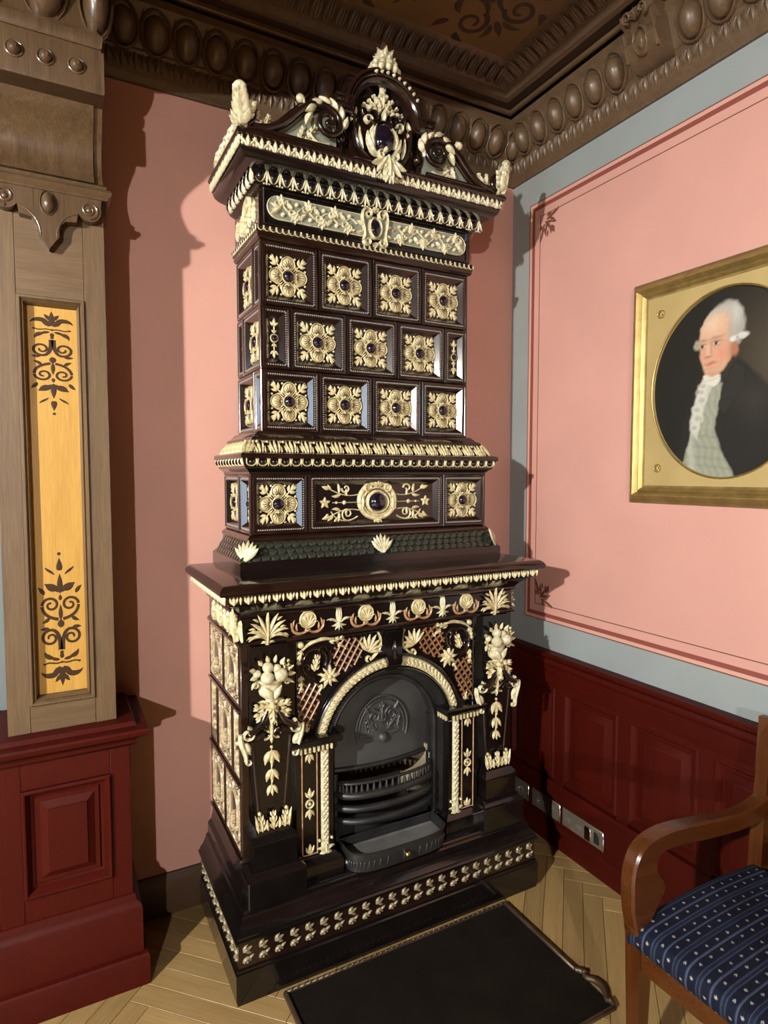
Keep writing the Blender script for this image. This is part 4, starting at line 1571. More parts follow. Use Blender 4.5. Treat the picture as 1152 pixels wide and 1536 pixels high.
# flank of the frieze: scrolled bracket ornament
b = MB()
b.spiral(.03, .035, .024, .005, PI / 2, -1.4, .006, .004, .014)
b.stroke(bez((.03, .059), (-.03, .06), (-.04, -.02), (-.005, -.04), 12), .006, .012)
b.spiral(.012, -.045, .016, .004, PI, 1.3, .005, .004, .014)
b.acanthus(-.01, .0, -PI / 2, .06, .022, .014, 3)
for i in range(5):
    b.acanthus(-.11 + i * .05, -.04, PI / 2, .07, .02, .012, 3)
ff = b.mesh('flank_foliage', CREAM, 60)
for sg, rz in ((-1, RZL), (1, RZR)):
    put(ff, 'flank_foliage', stove, (sg * (HW_T + .003), -.16, FZ), rz)

# ---------------- main cornice
b = MB(); b.ublock([(-.032, 2.528), (-.018, 2.534), (-.008, 2.546), (-.004, 2.562), (-.002, 2.572)], HW_G, Y_G); part(b, 'cornice_egg_band', BLACK, 60)
b = MB()
b.mi = 0
b.disc(0, .002, .0115, .012, 0, 12, .017, 4)
b.mi = 1
for t_ in (-1, 0, 1):
    b.leaf(.0172 + t_ * .002, .021, -PI / 2 + t_ * .16, .040 - .003 * abs(t_), .0036, .0075, t_ * .45, 5, .0008, .004, 1.4)
    b.disc(.0172 + t_ * .0068, -.018, .0034, .006, .003, 6)
b.stroke(arc(0, .006, .0135, PI * 1.12, PI * 1.88, 8, .020), .0011, .004, .0008)
eg3 = b.mesh('egg_and_dart', [BLACK, CREAM2], 60)
row_front(eg3, 'egg_and_dart', 20, -HW_G + .010, HW_G - .010, Y_G + .009, 2.551, math.radians(14), (1.25, 1.1, 1))
row_side(eg3, 'egg_and_dart', 7, HW_G - .009, Y_G + .012, -.004, 2.551, math.radians(14), (1.25, 1.1, 1))
b = MB(); b.ublock([(-.064, 2.570), (-.05, 2.573), (-.034, 2.578), (-.022, 2.586), (-.016, 2.596), (-.015, 2.602)], HW_C, Y_C); part(b, 'cornice_cove', BLACK, 28)
b = MB(); b.ublock([(-.017, 2.600), (-.012, 2.604), (-.008, 2.630), (-.006, 2.634)], HW_C, Y_C); part(b, 'cornice_leaf_band', BROWN, 60)
b = MB(); b.ublock([(-.008, 2.632), (0, 2.635), (.002, 2.641), (0, 2.648), (-.006, 2.654), (-.012, 2.657)], HW_C, Y_C); part(b, 'cornice_slab', BROWN, 28)
b = MB()
b.leaf(0, -.015, PI / 2, .034, .0055, .009, 0, 5)
for sg in (-1, 1):
    b.leaf(sg * .003, -.014, PI / 2 - sg * .5, .030, .0048, .007, -sg * .5, 5)
    b.disc(sg * .0125, -.009, .0042, .006, 0, 7)
    b.leaf(sg * .014, .014, -PI / 2, .02, .003, .006, 0, 4)
kl = b.mesh('leaf', CREAM2, 60)
row_front(kl, 'leaf', 23, -HW_C + .014, HW_C - .014, Y_C + .010, 2.617, 0, (1.38, 1.2, 1.05))
row_side(kl, 'leaf', 9, HW_C - .010, Y_C + .012, -.004, 2.617, 0, (1.38, 1.2, 1.05))

# ---------------- pilasters of the lower body
for sg in (-1, 1):
    cx = sg * .445
    b = MB()
    b.box(cx - .095, cx + .095, Y_B - .085, Y_B + .01, .266, .352, .003)
    b.loft([[(cx - w, Y_B - .085 + d, z), (cx + w, Y_B - .085 + d, z), (cx + w, Y_B, z), (cx - w, Y_B, z)] for w, d, z in ((.095, 0, .351), (.092, .003, .358), (.080, .014, .366), (.078, .016, .372))], True, True)
    part(b, 'pilaster_base', BLACK, 28)
    b = MB()
    b.loft([[(cx - w, Y_B - d, z), (cx + w, Y_B - d, z), (cx + w, Y_B, z), (cx - w, Y_B, z)] for w, d, z in ((.070, .062, .371), (.070, .062, .44), (.074, .066, .448), (.074, .066, .455), (.066, .056, .466), (.058, .044, .474), (.056, .042, .488))], True, True)
    part(b, 'pilaster_block', BLACK, 28)
    b = MB()          # tapering shaft
    b.loft([[(cx - w, Y_B - d, z), (cx + w, Y_B - d, z), (cx + w, Y_B, z), (cx - w, Y_B, z)] for w, d, z in ((.044, .022, .486), (.066, .028, .80), (.066, .026, .83), (.06, .02, 1.066))], True, True)
    sh = part(b, 'pilaster_shaft', BLACK, 28)
    for q in (-1, 1):
        b = MB()
        b.stroke([(cx + q * .042, .53), (cx + q * .062, .77)], .0055, .005, [-Y_B + .0225, -Y_B + .027])
        part(b, 'shaft_edge', BROWN, 60, parent=sh)
    W1 = -Y_B + .026
    b = MB()          # husk drop of three leaf clusters
    b.stroke([(cx, .735), (cx, .60)], .0022, .004, W1)
    b.disc(cx, .742, .0055, .008, W1, 8)
    for k, (z, s_) in enumerate(((.728, 1.15), (.667, .95), (.617, .8))):
        b.leaf(cx, z, -PI / 2, .040 * s_, .009 * s_, .010, 0, 5, W1, .006)
        for q in (-1, 1):
            b.leaf(cx, z, -PI / 2 + q * .75, .040 * s_, .010 * s_, .010, -q * .5, 5, W1, .006)
            b.leaf(cx, z - .004, -PI / 2 + q * 1.25, .030 * s_, .007 * s_, .008, -q * .8, 5, W1, .004)
    part(b, 'husk_drop', CREAM, 60)
    b = MB()          # leaf crown at the foot
    Wf = -Y_B + .040
    for q, l in ((-1, .050), (0, .058), (1, .050)):
        b.acanthus(cx + q * .036, .482, PI / 2 - q * .10, l, .020, .012, 3, Wf, -.006)
    for q in (-1, 1):
        b.leaf(cx + q * .018, .482, PI / 2 - q * .25, .034, .007, .010, q * .5, 5, Wf)
        b.disc(cx + q * .044, .538, .0065, .010, Wf - .006, 8)
        b.leaf(cx + q * .050, .482, PI / 2 - q * .05, .058, .006, .012, -q * .3, 5, Wf)
    part(b, 'leaf_crown', CREAM, 60)
    # brown horned brackets and cream volutes
    for q in (-1, 1):
        b = MB()
        b.tube([(cx + q * x, -W1 - .004 - d, z) for x, z, d in ((.018, .868, .012), (.026, .848, .014), (.040, .826, .016), (.060, .812, .018), (.076, .806, .02))], [.009, .010, .011, .012, .009], 8)
        b.spiral(cx + q * .022, .790, .016, .004, PI / 2, q * 1.2, .006, .004, .012, W1)
        b.tube([(cx + q * x, -W1 - .012, z) for x, z in ((.030, .800), (.052, .790), (.072, .792))], [.010, .012, .008], 8)
        part(b, 'bracket_arm', BROWN, 60)
    for q in (-1, 1):
        b = MB()
        vx, vz = cx + q * .078, .800
        b.spiral(vx, vz, .022, .004, PI / 2 + 0, q * -1.35 if False else q * 1.35, .0052, .0042, .018, W1 + .010)
        # tail sweeping down and inwards with a leaf
        tl = [(vx + q * x, vz + z) for x, z in bez((.022, .004), (.026, -.03), (.002, -.05), (.006, -.085), 12)]
        b.stroke(tl, [.004 + .006 * math.sin(PI * (.15 + .75 * i / 12)) for i in range(13)], .014, W1 + .008)
        b.spiral(vx - q * .004, vz - .088, .010, .003, 0 if q > 0 else PI, -q * .8, .004, .003, .012, W1 + .008)
        b.leaf(vx + q * .012, vz - .026, -PI / 2 - q * .7, .045, .011, .013, q * .6, 6, W1 + .008)
        b.leaf(vx + q * .010, vz - .034, -PI / 2 - q * .35, .040, .008, .012, q * .6, 6, W1 + .008)
        b.leaf(vx + q * .008, vz - .05, -PI / 2 - q * 1.1, .026, .006, .010, q * .8, 5, W1 + .008)
        part(b, 'volute', CREAM2, 60)
    b = MB()          # small leaf between the brackets
    b.leaf(cx, .772, PI / 2, .064, .009, .014, 0, 6, W1, .008)
    for q in (-1, 1):
        b.leaf(cx, .785, PI / 2 - q * .8, .034, .007, .012, q * .5, 5, W1)
        b.stroke(arc(cx + q * .020, .786, .016, PI / 2 - q * .2, PI / 2 - q * .2 + q * 3.6, 10), .0035, .010, W1)
    b.leaf(cx, .782, -PI / 2, .028, .007, .012, 0, 5, W1)
    part(b, 'bracket_leaf', CREAM, 60)
    # leaf collar, vase and fruit
    b = MB()
    Wc = -Y_B + .020
    for q in (-1, 1):
        b.acanthus(cx, .872, PI / 2 - q * 2.0, .062, .026, .018, 3, Wc + .012, .014)
        b.acanthus(cx, .874, PI / 2 - q * 1.45, .062, .022, .016, 3, Wc + .010, .012)
        b.leaf(cx + q * .01, .882, PI / 2 - q * 1.0, .034, .007, .014, -q * .8, 5, Wc)
    b.acanthus(cx, .878, -PI / 2, .052, .022, .020, 3, Wc + .018, .016)
    b.disc(cx, .880, .012, .02, Wc + .02, 10)
    part(b, 'leaf_collar', CREAM, 60)
    b = MB()          # half-round fluted vase
    prof = [(.020, .888), (.018, .896), (.024, .902), (.036, .912), (.040, .926), (.037, .940), (.040, .950), (.046, .955), (.046, .960), (.03, .962)]
    rings = []
    for r, z in prof:
        rings.append([(cx + r * math.cos(PI + PI * k / 12), Y_B - .018 - r * .85 * (-math.sin(PI + PI * k / 12)) * (1 + (.05 if k % 2 else 0)), z) for k in range(13)])
    b.loft(rings, False)
    for q in (-1, 1):
        b.leaf(cx + q * .004, .905, PI / 2 - q * .45, .045, .011, .008, -q * .2, 5, Wc + .034)
        b.spiral(cx + q * .052, .948, .010, .003, PI / 2, q * 1.2, .0035, .003, .010, Wc + .012)
    part(b, 'vase', CREAM2, 50)
    for (x, z, r, y) in ((-.018, .972, .0215, .050), (.026, .976, .0225, .050), (-.014, 1.003, .018, .044), (.014, .996, .015, .046), (-.046, .985, .013, .036)):
        b = MB()
        b.ball((cx + x, Y_B - y, z), (r, r, r * .95), 12, 8)
        part(b, 'fruit', CREAM2, 80)
    b = MB()
    for (x, z, a, l, w) in ((-.05, .972, PI - .1, .026, .009), (-.056, .992, PI - .5, .024, .008), (-.032, 1.008, PI / 2 + .6, .026, .008), (-.010, 1.014, PI / 2 + .2, .028, .008), (.012, 1.012, PI / 2 - .2, .028, .007),
                            (.034, 1.004, PI / 2 - .5, .026, .008), (.056, .985, .5, .024, .008), (.058, .970, .05, .024, .008), (-.056, .958, PI + .7, .024, .006), (.058, .956, -.7, .024, .006)):
        b.leaf(cx + x * .9, z, a, l, w, .010, .3, 5, Wc + .014, .010)
    for i in range(12):
        a = i * 1.05
        b.disc(cx + .048 + .010 * math.cos(a) * (1 + i % 3) * .6, 1.0 + .010 * math.sin(a) * (1 + i % 2) * .8, .0062, .012, Wc + .018, 7)
    part(b, 'fruit_leaves', CREAM, 60)

# ---------------- jambs of the arch: impost shelf, beaded strip, outer panel, foot
for sg in (-1, 1):
    b = MB()
    x0, x1 = sg * .232, sg * .362
    b.box(x0, x1, Y_B - .022, -.2, .262, .70)
    jb = part(b, 'jamb', BLACK, 28)
    xa, xb = min(x0, x1), max(x0, x1)
    b = MB()
    b.loft([[(xa - o, Y_B - .022 - o, z), (xb + o, Y_B - .022 - o, z), (xb + o, -.3, z), (xa - o, -.3, z)] for o, z in ((.0, .690), (.006, .694), (.010, .700), (.010, .716), (.022, .720), (.026, .726), (.026, .738), (.020, .744))], True, True)
    part(b, 'impost', BLACK, 28)
    b = MB()
    b.loft([[(xa - o, Y_B - .022 - o, z), (xb + o, Y_B - .022 - o, z), (xb + o, -.3, z), (xa - o, -.3, z)] for o, z in ((.026, .262), (.026, .318), (.022, .326), (.010, .334), (.004, .342))], True, True)
    part(b, 'jamb_foot', BLACK, 28)
    for i in range(8):
        b = MB()
        x = xa + .004 + (xb - xa - .008) * (i + .5) / 8
        b.box(x - .0032, x + .0032, Y_B - .041, Y_B - .030, .698, .716, .001)
        part(b, 'dentil', CREAM, 25)
    if sg > 0:
        for i in range(4):
            b = MB()
            yv = Y_B - .022 + .016 * i
            b.box(xa - .018, xa - .008, yv - .0032, yv + .0032, .698, .716, .001)
            part(b, 'dentil', CREAM, 25)
    # beaded cream strip
    W2 = -Y_B + .022
    xs_ = sg * .262
    b = MB()
    b.stroke([(xs_, .345), (xs_, .692)], .0145, .006, W2)
    for i in range(17):
        z = .356 + .0202 * i
        b.leaf(xs_ - .010, z - .006, .75, .026, .0052, .0065, 0, 4, W2 + .004)
        b.disc(xs_ - .008, z + .007, .0042, .006, W2 + .004, 7)
        b.disc(xs_ + .008, z - .004, .0042, .006, W2 + .004, 7)
    for q in (-1, 1):
        b.leaf(xs_, .352, PI / 2 - q * .9, .034, .006, .010, -q * .9, 5, W2 + .004)
        b.leaf(xs_, .343, PI / 2 - q * 1.4, .022, .006, .010, -q * .4, 5, W2 + .004)
        b.disc(xs_ + q * .022, .388, .0055, .009, W2 + .002, 8)
    b.acanthus(xs_, .342, PI / 2, .045, .013, .012, 2, W2 + .006)
    part(b, 'beaded_strip', CREAM2, 60)
    # outer panel with a fine gold line and three small ornaments
    xo = sg * .316
    b = MB()
    for q in (-1, 1):
        b.stroke([(xo + q * .026, .345), (xo + q * .026, .69)], .0022, .004, W2)
    b.stroke([(xo - .026, .348), (xo + .026, .348)], .0022, .004, W2)
    part(b, 'panel_line', TAN, 60)
    b = MB()
    b.ring(xo, .520, .013, .003, .006, W2, 16); b.disc(xo, .520, .006, .007, W2, 10)
    for q in (-1, 1):
        b.leaf(xo, .520 + q * .018, q * PI / 2, .036, .008, .006, 0, 5, W2)
        for p in (-1, 1):
            b.leaf(xo, .520 + q * .022, q * PI / 2 - p * .9, .026, .0055, .006, p * .6, 5, W2)
    part(b, 'panel_sprig', CREAM, 60)
    for zz, dr in ((.352, 1), (.688, -1)):
        b = MB()
        b.leaf(xo, zz, dr * PI / 2, .032, .008, .006, 0, 5, W2)
        for p in (-1, 1):
            b.leaf(xo, zz, dr * PI / 2 - p * .8, .028, .006, .006, p * .7, 5, W2)
        part(b, 'panel_sprig', CREAM, 60)

# ---------------- arch ring
W3 = -Y_B + .004
b = MB()
for r, t, h in ((.249, .004, .014), (.297, .0055, .012)):
    b.stroke(arc(0, ZA, r, PI * .075, PI * .925, 40), t, h, W3)
part(b, 'arch_fillet', BLACK, 60)
b = MB()
b.stroke(arc(0, ZA, .273, PI * .07, PI * .93, 44), .0165, .008, W3)
ring_o = part(b, 'arch_ring', CREAM2, 60)
b = MB()
for i in range(40):
    a = PI * (.08 + .84 * i / 39)
    px_, pz_ = .273 * math.cos(a), ZA + .273 * math.sin(a)
    tg = a + PI / 2
    b.leaf(px_ - .010 * math.cos(tg) - .009 * math.cos(a), pz_ - .010 * math.sin(tg) - .009 * math.sin(a), tg - .8, .028, .0055, .007, 0, 4, W3 + .006)
    b.disc(px_ + .010 * math.cos(a), pz_ + .010 * math.sin(a), .0042, .006, W3 + .004, 7)
    b.disc(px_ - .010 * math.cos(a + .03), pz_ - .010 * math.sin(a + .03), .0042, .006, W3 + .004, 7)
part(b, 'arch_leaves', CREAM, 60, parent=ring_o)

# ---------------- spandrels
W4 = -Y_B
for sg in (-1, 1):
    def A(a): return a if sg > 0 else PI - a

    def M(pts): return [(sg * x, z) for x, z in pts]
    b = MB()          # framing ground of the spandrel
    b.stroke(M([(.352, .75), (.352, 1.058)]), .004, .006, W4)
    b.stroke(M([(.04, 1.060), (.352, 1.060)]), .004, .006, W4)
    part(b, 'spandrel_fillet', BLACK, 60)

    def lattice(poly, ang, name):
        """two crossing families of bars clipped to a polygon"""
        b = MB()
        P = [(sg * x, z) for x, z in poly]

        def clip(o, d):
            ts = []
            for i in range(len(P)):
                p, q = P[i], P[(i + 1) % len(P)]
                ex, ez = q[0] - p[0], q[1] - p[1]
                den = d[0] * ez - d[1] * ex
                if abs(den) < 1e-9:
                    continue
                t = ((p[0] - o[0]) * ez - (p[1] - o[1]) * ex) / den
                u = ((p[0] - o[0]) * d[1] - (p[1] - o[1]) * d[0]) / den
                if 0 <= u <= 1:
                    ts.append(t)
            return (min(ts), max(ts)) if len(ts) >= 2 else None
        cxx, czz = sum(p[0] for p in P) / len(P), sum(p[1] for p in P) / len(P)
        for fam, wz in ((ang, 0.0), (ang + 1.5, .0025)):
            a = A(fam)
            d = (math.cos(a), math.sin(a))
            nrm = (-d[1], d[0])
            for k in range(-6, 7):
                o = (cxx + nrm[0] * k * .0205, czz + nrm[1] * k * .0205)
                c_ = clip(o, d)
                if c_ and c_[1] - c_[0] > .012:
                    b.stroke([(o[0] + d[0] * c_[0], o[1] + d[1] * c_[0]), (o[0] + d[0] * c_[1], o[1] + d[1] * c_[1])], .0036, .006, W4 + wz)
        part(b, 'lattice', TERRA, 60)
    lattice([(.112, 1.045), (.205, 1.050), (.225, 1.0), (.205, .93), (.165, .942), (.118, .972)], .62, 'lattice')
    lattice([(.255, .905), (.345, .925), (.348, .76), (.315, .750), (.290, .80)], .62, 'lattice')
    # shell
    b = MB()
    sx, sz = sg * .078, 1.018
    for i in range(7):
        a = A(PI / 2 + .5 + (i - 3) * .40)
        b.leaf(sx + sg * .016, sz - .022, a, .062 - .003 * abs(i - 3), .0085, .012, 0, 5, W4 + .002, .008)
    b.stroke(M(bez((.052, 1.055), (.030, 1.02), (.045, .985), (.085, .962), 10)), [.003 + .003 * math.sin(PI * i / 10) for i in range(11)], .012, W4)
    b.spiral(sg * .088, .968, .012, .004, -PI / 2, sg * .9, .004, .003, .012, W4)
    part(b, 'spandrel_shell', CREAM, 60)
    # large scroll with foliage
    b = MB()
    cx2, cz2 = sg * .282, .985
    b.mi = 1
    b.spiral(cx2, cz2, .056, .034, A(-PI * .45), -sg * .80 if False else sg * .80, .0055, .0045, .012, W4, 26)
    b.stroke(M(bez((.232, 1.02), (.225, .985), (.24, .95), (.272, .935), 10)), .0045, .010, W4)
    b.spiral(sg * .262, 1.018, .017, .004, A(PI), -sg * 1.2, .004, .003, .010, W4)
    b.spiral(sg * .318, .968, .015, .004, A(0), sg * 1.2, .004, .003, .010, W4)
    b.mi = 0
    b.stroke(M(bez((.215, 1.052), (.25, 1.062), (.30, 1.06), (.332, 1.03), 12)), [.003 + .004 * math.sin(PI * i / 12) for i in range(13)], .012, W4 + .002)
    b.acanthus(sg * .29, .955, A(PI / 2 + .25), .055, .020, .014, 3, W4 + .002)
    b.acanthus(sg * .235, 1.045, A(PI - .2), .055, .016, .012, 3, W4 + .002)
    b.acanthus(sg * .205, 1.035, A(PI + .5), .04, .013, .010, 2, W4 + .002)
    b.acanthus(sg * .335, .945, A(-PI / 2), .055, .015, .012, 3, W4 + .002)
    b.acanthus(sg * .335, 1.03, A(-PI / 2 + .2), .05, .015, .012, 3, W4 + .002)
    b.disc(sg * .335, 1.046, .011, .012, W4, 10)
    for i in range(9):      # many-petalled rosette
        b.leaf(sg * .238, .930, 2 * PI * i / 9, .036 if i % 2 else .042, .0085, .010, .2, 5, W4 + .004, -.002)
    b.disc(sg * .238, .930, .009, .014, W4 + .006, 10)
    b.acanthus(sg * .262, .905, A(-PI / 2 + .5), .035, .013, .010, 2, W4 + .002)
    part(b, 'spandrel_scroll', [CREAM, BROWN], 60)
    b = MB()
    b.acanthus(sg * .318, .755, A(PI / 2), .03, .014, .010, 2, W4 + .002)
    part(b, 'spandrel_sprig', CREAM, 60)
# keystone
b = MB()
b.loft([[(-w, Y_B - d, z), (w, Y_B - d, z), (w, Y_B, z), (-w, Y_B, z)] for w, d, z in ((.024, .030, .935), (.028, .034, .95), (.032, .024, .99), (.036, .020, 1.03), (.036, .028, 1.062))], True, True)
b.leaf(0, .955, PI / 2, .07, .012, .012, 0, 6, -Y_B + .026)
part(b, 'keystone', BLACK, 30)

# ================================================================== cast-iron fire insert inside the arch
ins = bpy.data.objects.new('fire_insert', None)
COL.objects.link(ins)
ins.parent = stove
ins.location = (0, 0, .274)
ins['label'] = 'black cast iron fireplace insert with bowed grate bars'
ZI = -.274


def ip(b, name, mats, smooth=38, parent=None):
    return b.obj(name, mats, parent or ins, (0, 0, 0), 0, smooth)


def arch_band(b, r0, r1, y0, y1, zc, zb, n=24):
    """ring between two arches (with straight legs to zb), front at y0, back at y1"""
    def outline(r):
        return [(r, zb)] + [(r * math.cos(PI * i / n), zc + r * math.sin(PI * i / n)) for i in range(n + 1)] + [(-r, zb)]
    o0, o1 = outline(r0), outline(r1)
    rings = [[(x, y0, z + ZI) for x, z in o1], [(x, y0, z + ZI) for x, z in o0], [(x, y1, z + ZI) for x, z in o0]]
    b.loft(rings, False)


b = MB(); arch_band(b, .225, RA + .002, Y_B + .018, Y_B + .06, ZA, .276); ip(b, 'outer_frame', IRON)
b = MB()
arch_band(b, .205, .228, Y_B + .045, Y_B + .085, ZA - .004, .276)
ip(b, 'middle_frame', IRON)
b = MB()
pts3 = [(.208, -(Y_B) - .040, .28 + ZI)]
b.tube([(.210, Y_B + .046, .28 + ZI)] + [(.210 * math.cos(PI * i / 28), Y_B + .046, ZA - .004 + .210 * math.sin(PI * i / 28) + ZI) for i in range(29)] + [(-.210, Y_B + .046, .28 + ZI)], .009, 8)
ip(b, 'frame_roll', IRON)
# hood: arched plate leaning forward, with a medallion
b = MB()
n = 24
zb_h = .560
rim = [(.206 * math.cos(PI * i / n), ZA - .004 + .206 * math.sin(PI * i / n)) for i in range(n + 1)]
rim = [(.206, zb_h)] + rim + [(-.206, zb_h)]
YH = Y_B + .075


def hood_y(z, x):
    t = max(0, (ZA + .2 - z) / .29)
    return YH + .012 - .030 * t * max(0, 1 - (x / .21) ** 2)


cen = []
m_ = 7
rings = []
for j in range(m_ + 1):
    s_ = 1 - j / m_
    rings.append([(x * s_, hood_y(zb_h + (z - zb_h) * s_, x * s_), zb_h + (z - zb_h) * s_ + ZI) for x, z in rim])
b.loft(rings, False)
hood = ip(b, 'hood_plate', IRON2, 60)
b = MB()
WH = -YH + .006
mz = .685 + ZI
b.stroke([(.105 * math.cos(a), mz + .115 * math.sin(a)) for a in [PI * (-.12 + 1.24 * i / 30) for i in range(31)]], .004, .006, WH)
b.stroke([(.092 * math.cos(a), mz + .102 * math.sin(a)) for a in [PI * (-.10 + 1.20 * i / 30) for i in range(31)]], .002, .004, WH)
for q in (-1, 1):
    b.spiral(q * .035, mz + .045, .026, .005, PI / 2, q * 1.4, .004, .003, .008, WH)
    b.acanthus(q * .02, mz - .01, PI / 2 - q * .8, .07, .02, .008, 3, WH)
    b.acanthus(q * .06, mz - .02, PI / 2 - q * .2, .06, .016, .008, 3, WH)
    b.leaf(q * .05, mz + .06, PI / 2 - q * .9, .04, .008, .007, q, 5, WH)
    b.leaf(q * .03, mz - .025, -q * .1 + (0 if q > 0 else PI), .055, .008, .008, q * .8, 5, WH)
b.acanthus(0, mz + .01, PI / 2, .085, .024, .010, 3, WH)
b.disc(.0, mz - .035, .02, .018, WH + .008, 12)
ip(b, 'hood_medallion', IRON2, 60)
b = MB()
b.tube([(x, hood_y(zb_h, x) - .004, zb_h + ZI) for x in [-.204 + .408 * i / 14 for i in range(15)]], .009, 8)
ip(b, 'hood_lip', IRON, 60)
# firebox
b = MB()
b.box(-.21, -.195, -.36, -.14, .28 + ZI, .70 + ZI)
b.box(.195, .21, -.36, -.14, .28 + ZI, .70 + ZI)
b.box(-.21, .21, -.36, -.14, .276 + ZI, .34 + ZI)
ip(b, 'firebox', IRON, 0)
b = MB()
b.box(-.195, .195, -.16, -.14, .34 + ZI, .75 + ZI)
ip(b, 'firebrick_back', DARKBRICK, 0)
b = MB(); b.box(.188, .1955, -.355, -.16, .34 + ZI, .58 + ZI); ip(b, 'firebrick_cheek', FIREBRICK, 0)
b = MB(); b.box(-.1955, -.188, -.355, -.16, .34 + ZI, .58 + ZI); ip(b, 'firebrick_cheek', DARKBRICK, 0)
# bowed bars
YE = Y_B + .055


def bow(z, out, n=20, w=.190):
    return [(w * math.sin(PI / 2 * (2 * i / n - 1)), YE - out * math.cos(PI / 2 * (2 * i / n - 1)) ** .8, z + ZI) for i in range(n + 1)]


for z, out, r in ((.492, .075, .0135), (.447, .078, .0125), (.402, .078, .0115)):
    b = MB(); b.tube(bow(z, out), r, 10); ip(b, 'grate_bar', IRON, 60)
b = MB(); b.tube(bow(.532, .066), .006, 8); ip(b, 'grate_rail', IRON, 60)
bb = bow(.51, .070, 24)
for k in range(2, 23):
    x, y, z = bb[k]
    b = MB()
    b.lathe([(.003, -.02), (.006, -.012), (.0075, .0), (.005, .01), (.003, .02)], 8, (x, y, z))
    ip(b, 'baluster', IRON, 60)
for q in (-1, 1):
    b = MB()
    b.box(min(q * .186, q * .200), max(q * .186, q * .200), YE - .012, YE + .012, .36 + ZI, .56 + ZI, .003)
    ip(b, 'grate_upright', IRON)
# embossed apron plate behind the pan
b = MB(); b.box(-.19, .19, YE + .0, YE + .01, .276 + ZI, .39 + ZI); ip(b, 'grate_bottom', IRON, 0)

# ash pan
pan = thing('ash_pan', 'bow fronted black iron ash pan with brass knob below the grate', 'ash pan', (1.036, YB - .44, .274))


def pan_line(k, r=1.0, n=24):
    """outline of the pan: straight back, bowed front"""
    pts = [(.192 * k, .04)]
    for i in range(n + 1):
        a = PI * i / n
        c = math.cos(a)
        pts.append((.192 * k * (abs(c) ** .55) * (1 if c >= 0 else -1), -.015 - .070 * k * math.sin(a) ** .7))
    pts.append((-.192 * k, .04))
    return pts


b = MB()
L0, L1, L2 = pan_line(1.0), pan_line(1.012), pan_line(.965)
b.loft([[(x, y, .001) for x, y in L0], [(x, y, .060) for x, y in L0], [(x, y - .002, .064) for x, y in L1], [(x, y, .066) for x, y in L0], [(x, y + .002, .062) for x, y in L2], [(x, y + .002, .030) for x, y in L2]], True, True)
b.obj('pan', IRON, pan, smooth=30)
b = MB()
L3 = pan_line(.955)
b.add([(x, y + .003, .0315) for x, y in L3], [list(range(len(L3)))])
b.box(-.180, .180, .03, .038, .0310, .034)
b.obj('ash', ASH, pan, smooth=0)
b = MB()
for i in range(5, 24):
    x, y = L0[i]
    b.disc(x, .030, .006, .003, -y - .0005, 6)
    b.leaf(x - .006, .012, PI / 2 - .4, .03, .004, .003, .6, 4, -y - .0005)
b.obj('pan_relief', IRON, pan, smooth=60, kind='stuff')
b = MB()
b.lathe([(.004, 0), (.004, .010), (.0095, .014), (.011, .020), (.008, .026), (.002, .028)], 14, (.0, -.085, .036), 'y')
b.obj('knob', BRASS, pan, smooth=60)
for q in (-1, 1):
    b = MB()
    b.lathe([(.004, 0), (.007, .006), (.008, .012), (.004, .018)], 10, (q * .19, -.012, .02), 'y')
    b.obj('side_knob', NICKEL, pan, smooth=60)

# ================================================================== crown of the stove
YC_ = Y_C + .022     # face of the crown
WC = -YC_


def slab(b, poly, y0, y1):
    n = len(poly)
    b.add([(x, y0, z) for x, z in poly] + [(x, y1, z) for x, z in poly], [list(range(n)), list(range(2 * n - 1, n - 1, -1))] + [(i, n + i, n + (i + 1) % n, (i + 1) % n) for i in range(n)])


# back board of the centre piece
ZT = 2.655
AR, AZ = .112, 2.802
b = MB()
poly = [(.175, ZT), (.175, 2.80), (AR, 2.80)] + [(AR * math.cos(PI * i / 20), AZ + AR * math.sin(PI * i / 20)) for i in range(21)] + [(-AR, 2.80), (-.175, 2.80), (-.175, ZT)]
slab(b, poly, YC_ + .03, YC_ + .075)
part(b, 'crown_board', BLACK, 30)
b = MB()          # hood moulding: shoulders and arch
path = [(-.188, 2.805), (-AR - .012, 2.805)] + [((AR + .012) * math.cos(PI - PI * i / 24), AZ + (AR + .012) * math.sin(PI - PI * i / 24)) for i in range(25)] + [(AR + .012, 2.805), (.188, 2.805)]
prof = [(.030, .075), (.032, -.030), (.028, -.037), (.022, -.036), (.019, -.028), (.016, -.032), (.011, -.031), (.008, -.021), (.004, -.023), (-.002, -.019), (-.006, -.008), (-.012, -.006), (-.014, .075)]
rings = []
for i, (x, z) in enumerate(path):
    a_, c_ = path[max(i - 1, 0)], path[min(i + 1, len(path) - 1)]
    dx, dz = c_[0] - a_[0], c_[1] - a_[1]
    L = math.hypot(dx, dz)
    nx, nz = -dz / L, dx / L
    rings.append([(x + nx * o, YC_ + y, z + nz * o) for o, y in prof])
b.loft(rings, True, True)
part(b, 'crown_hood', BROWN, 30)
b = MB()
slab(b, [(-.120, ZT), (.120, ZT), (.125, 2.74), (.10, 2.80), (.06, 2.86), (0, 2.89), (-.06, 2.86), (-.10, 2.80), (-.125, 2.74)], YC_ + .018, YC_ + .06)
part(b, 'crown_shield', BROWN, 30)
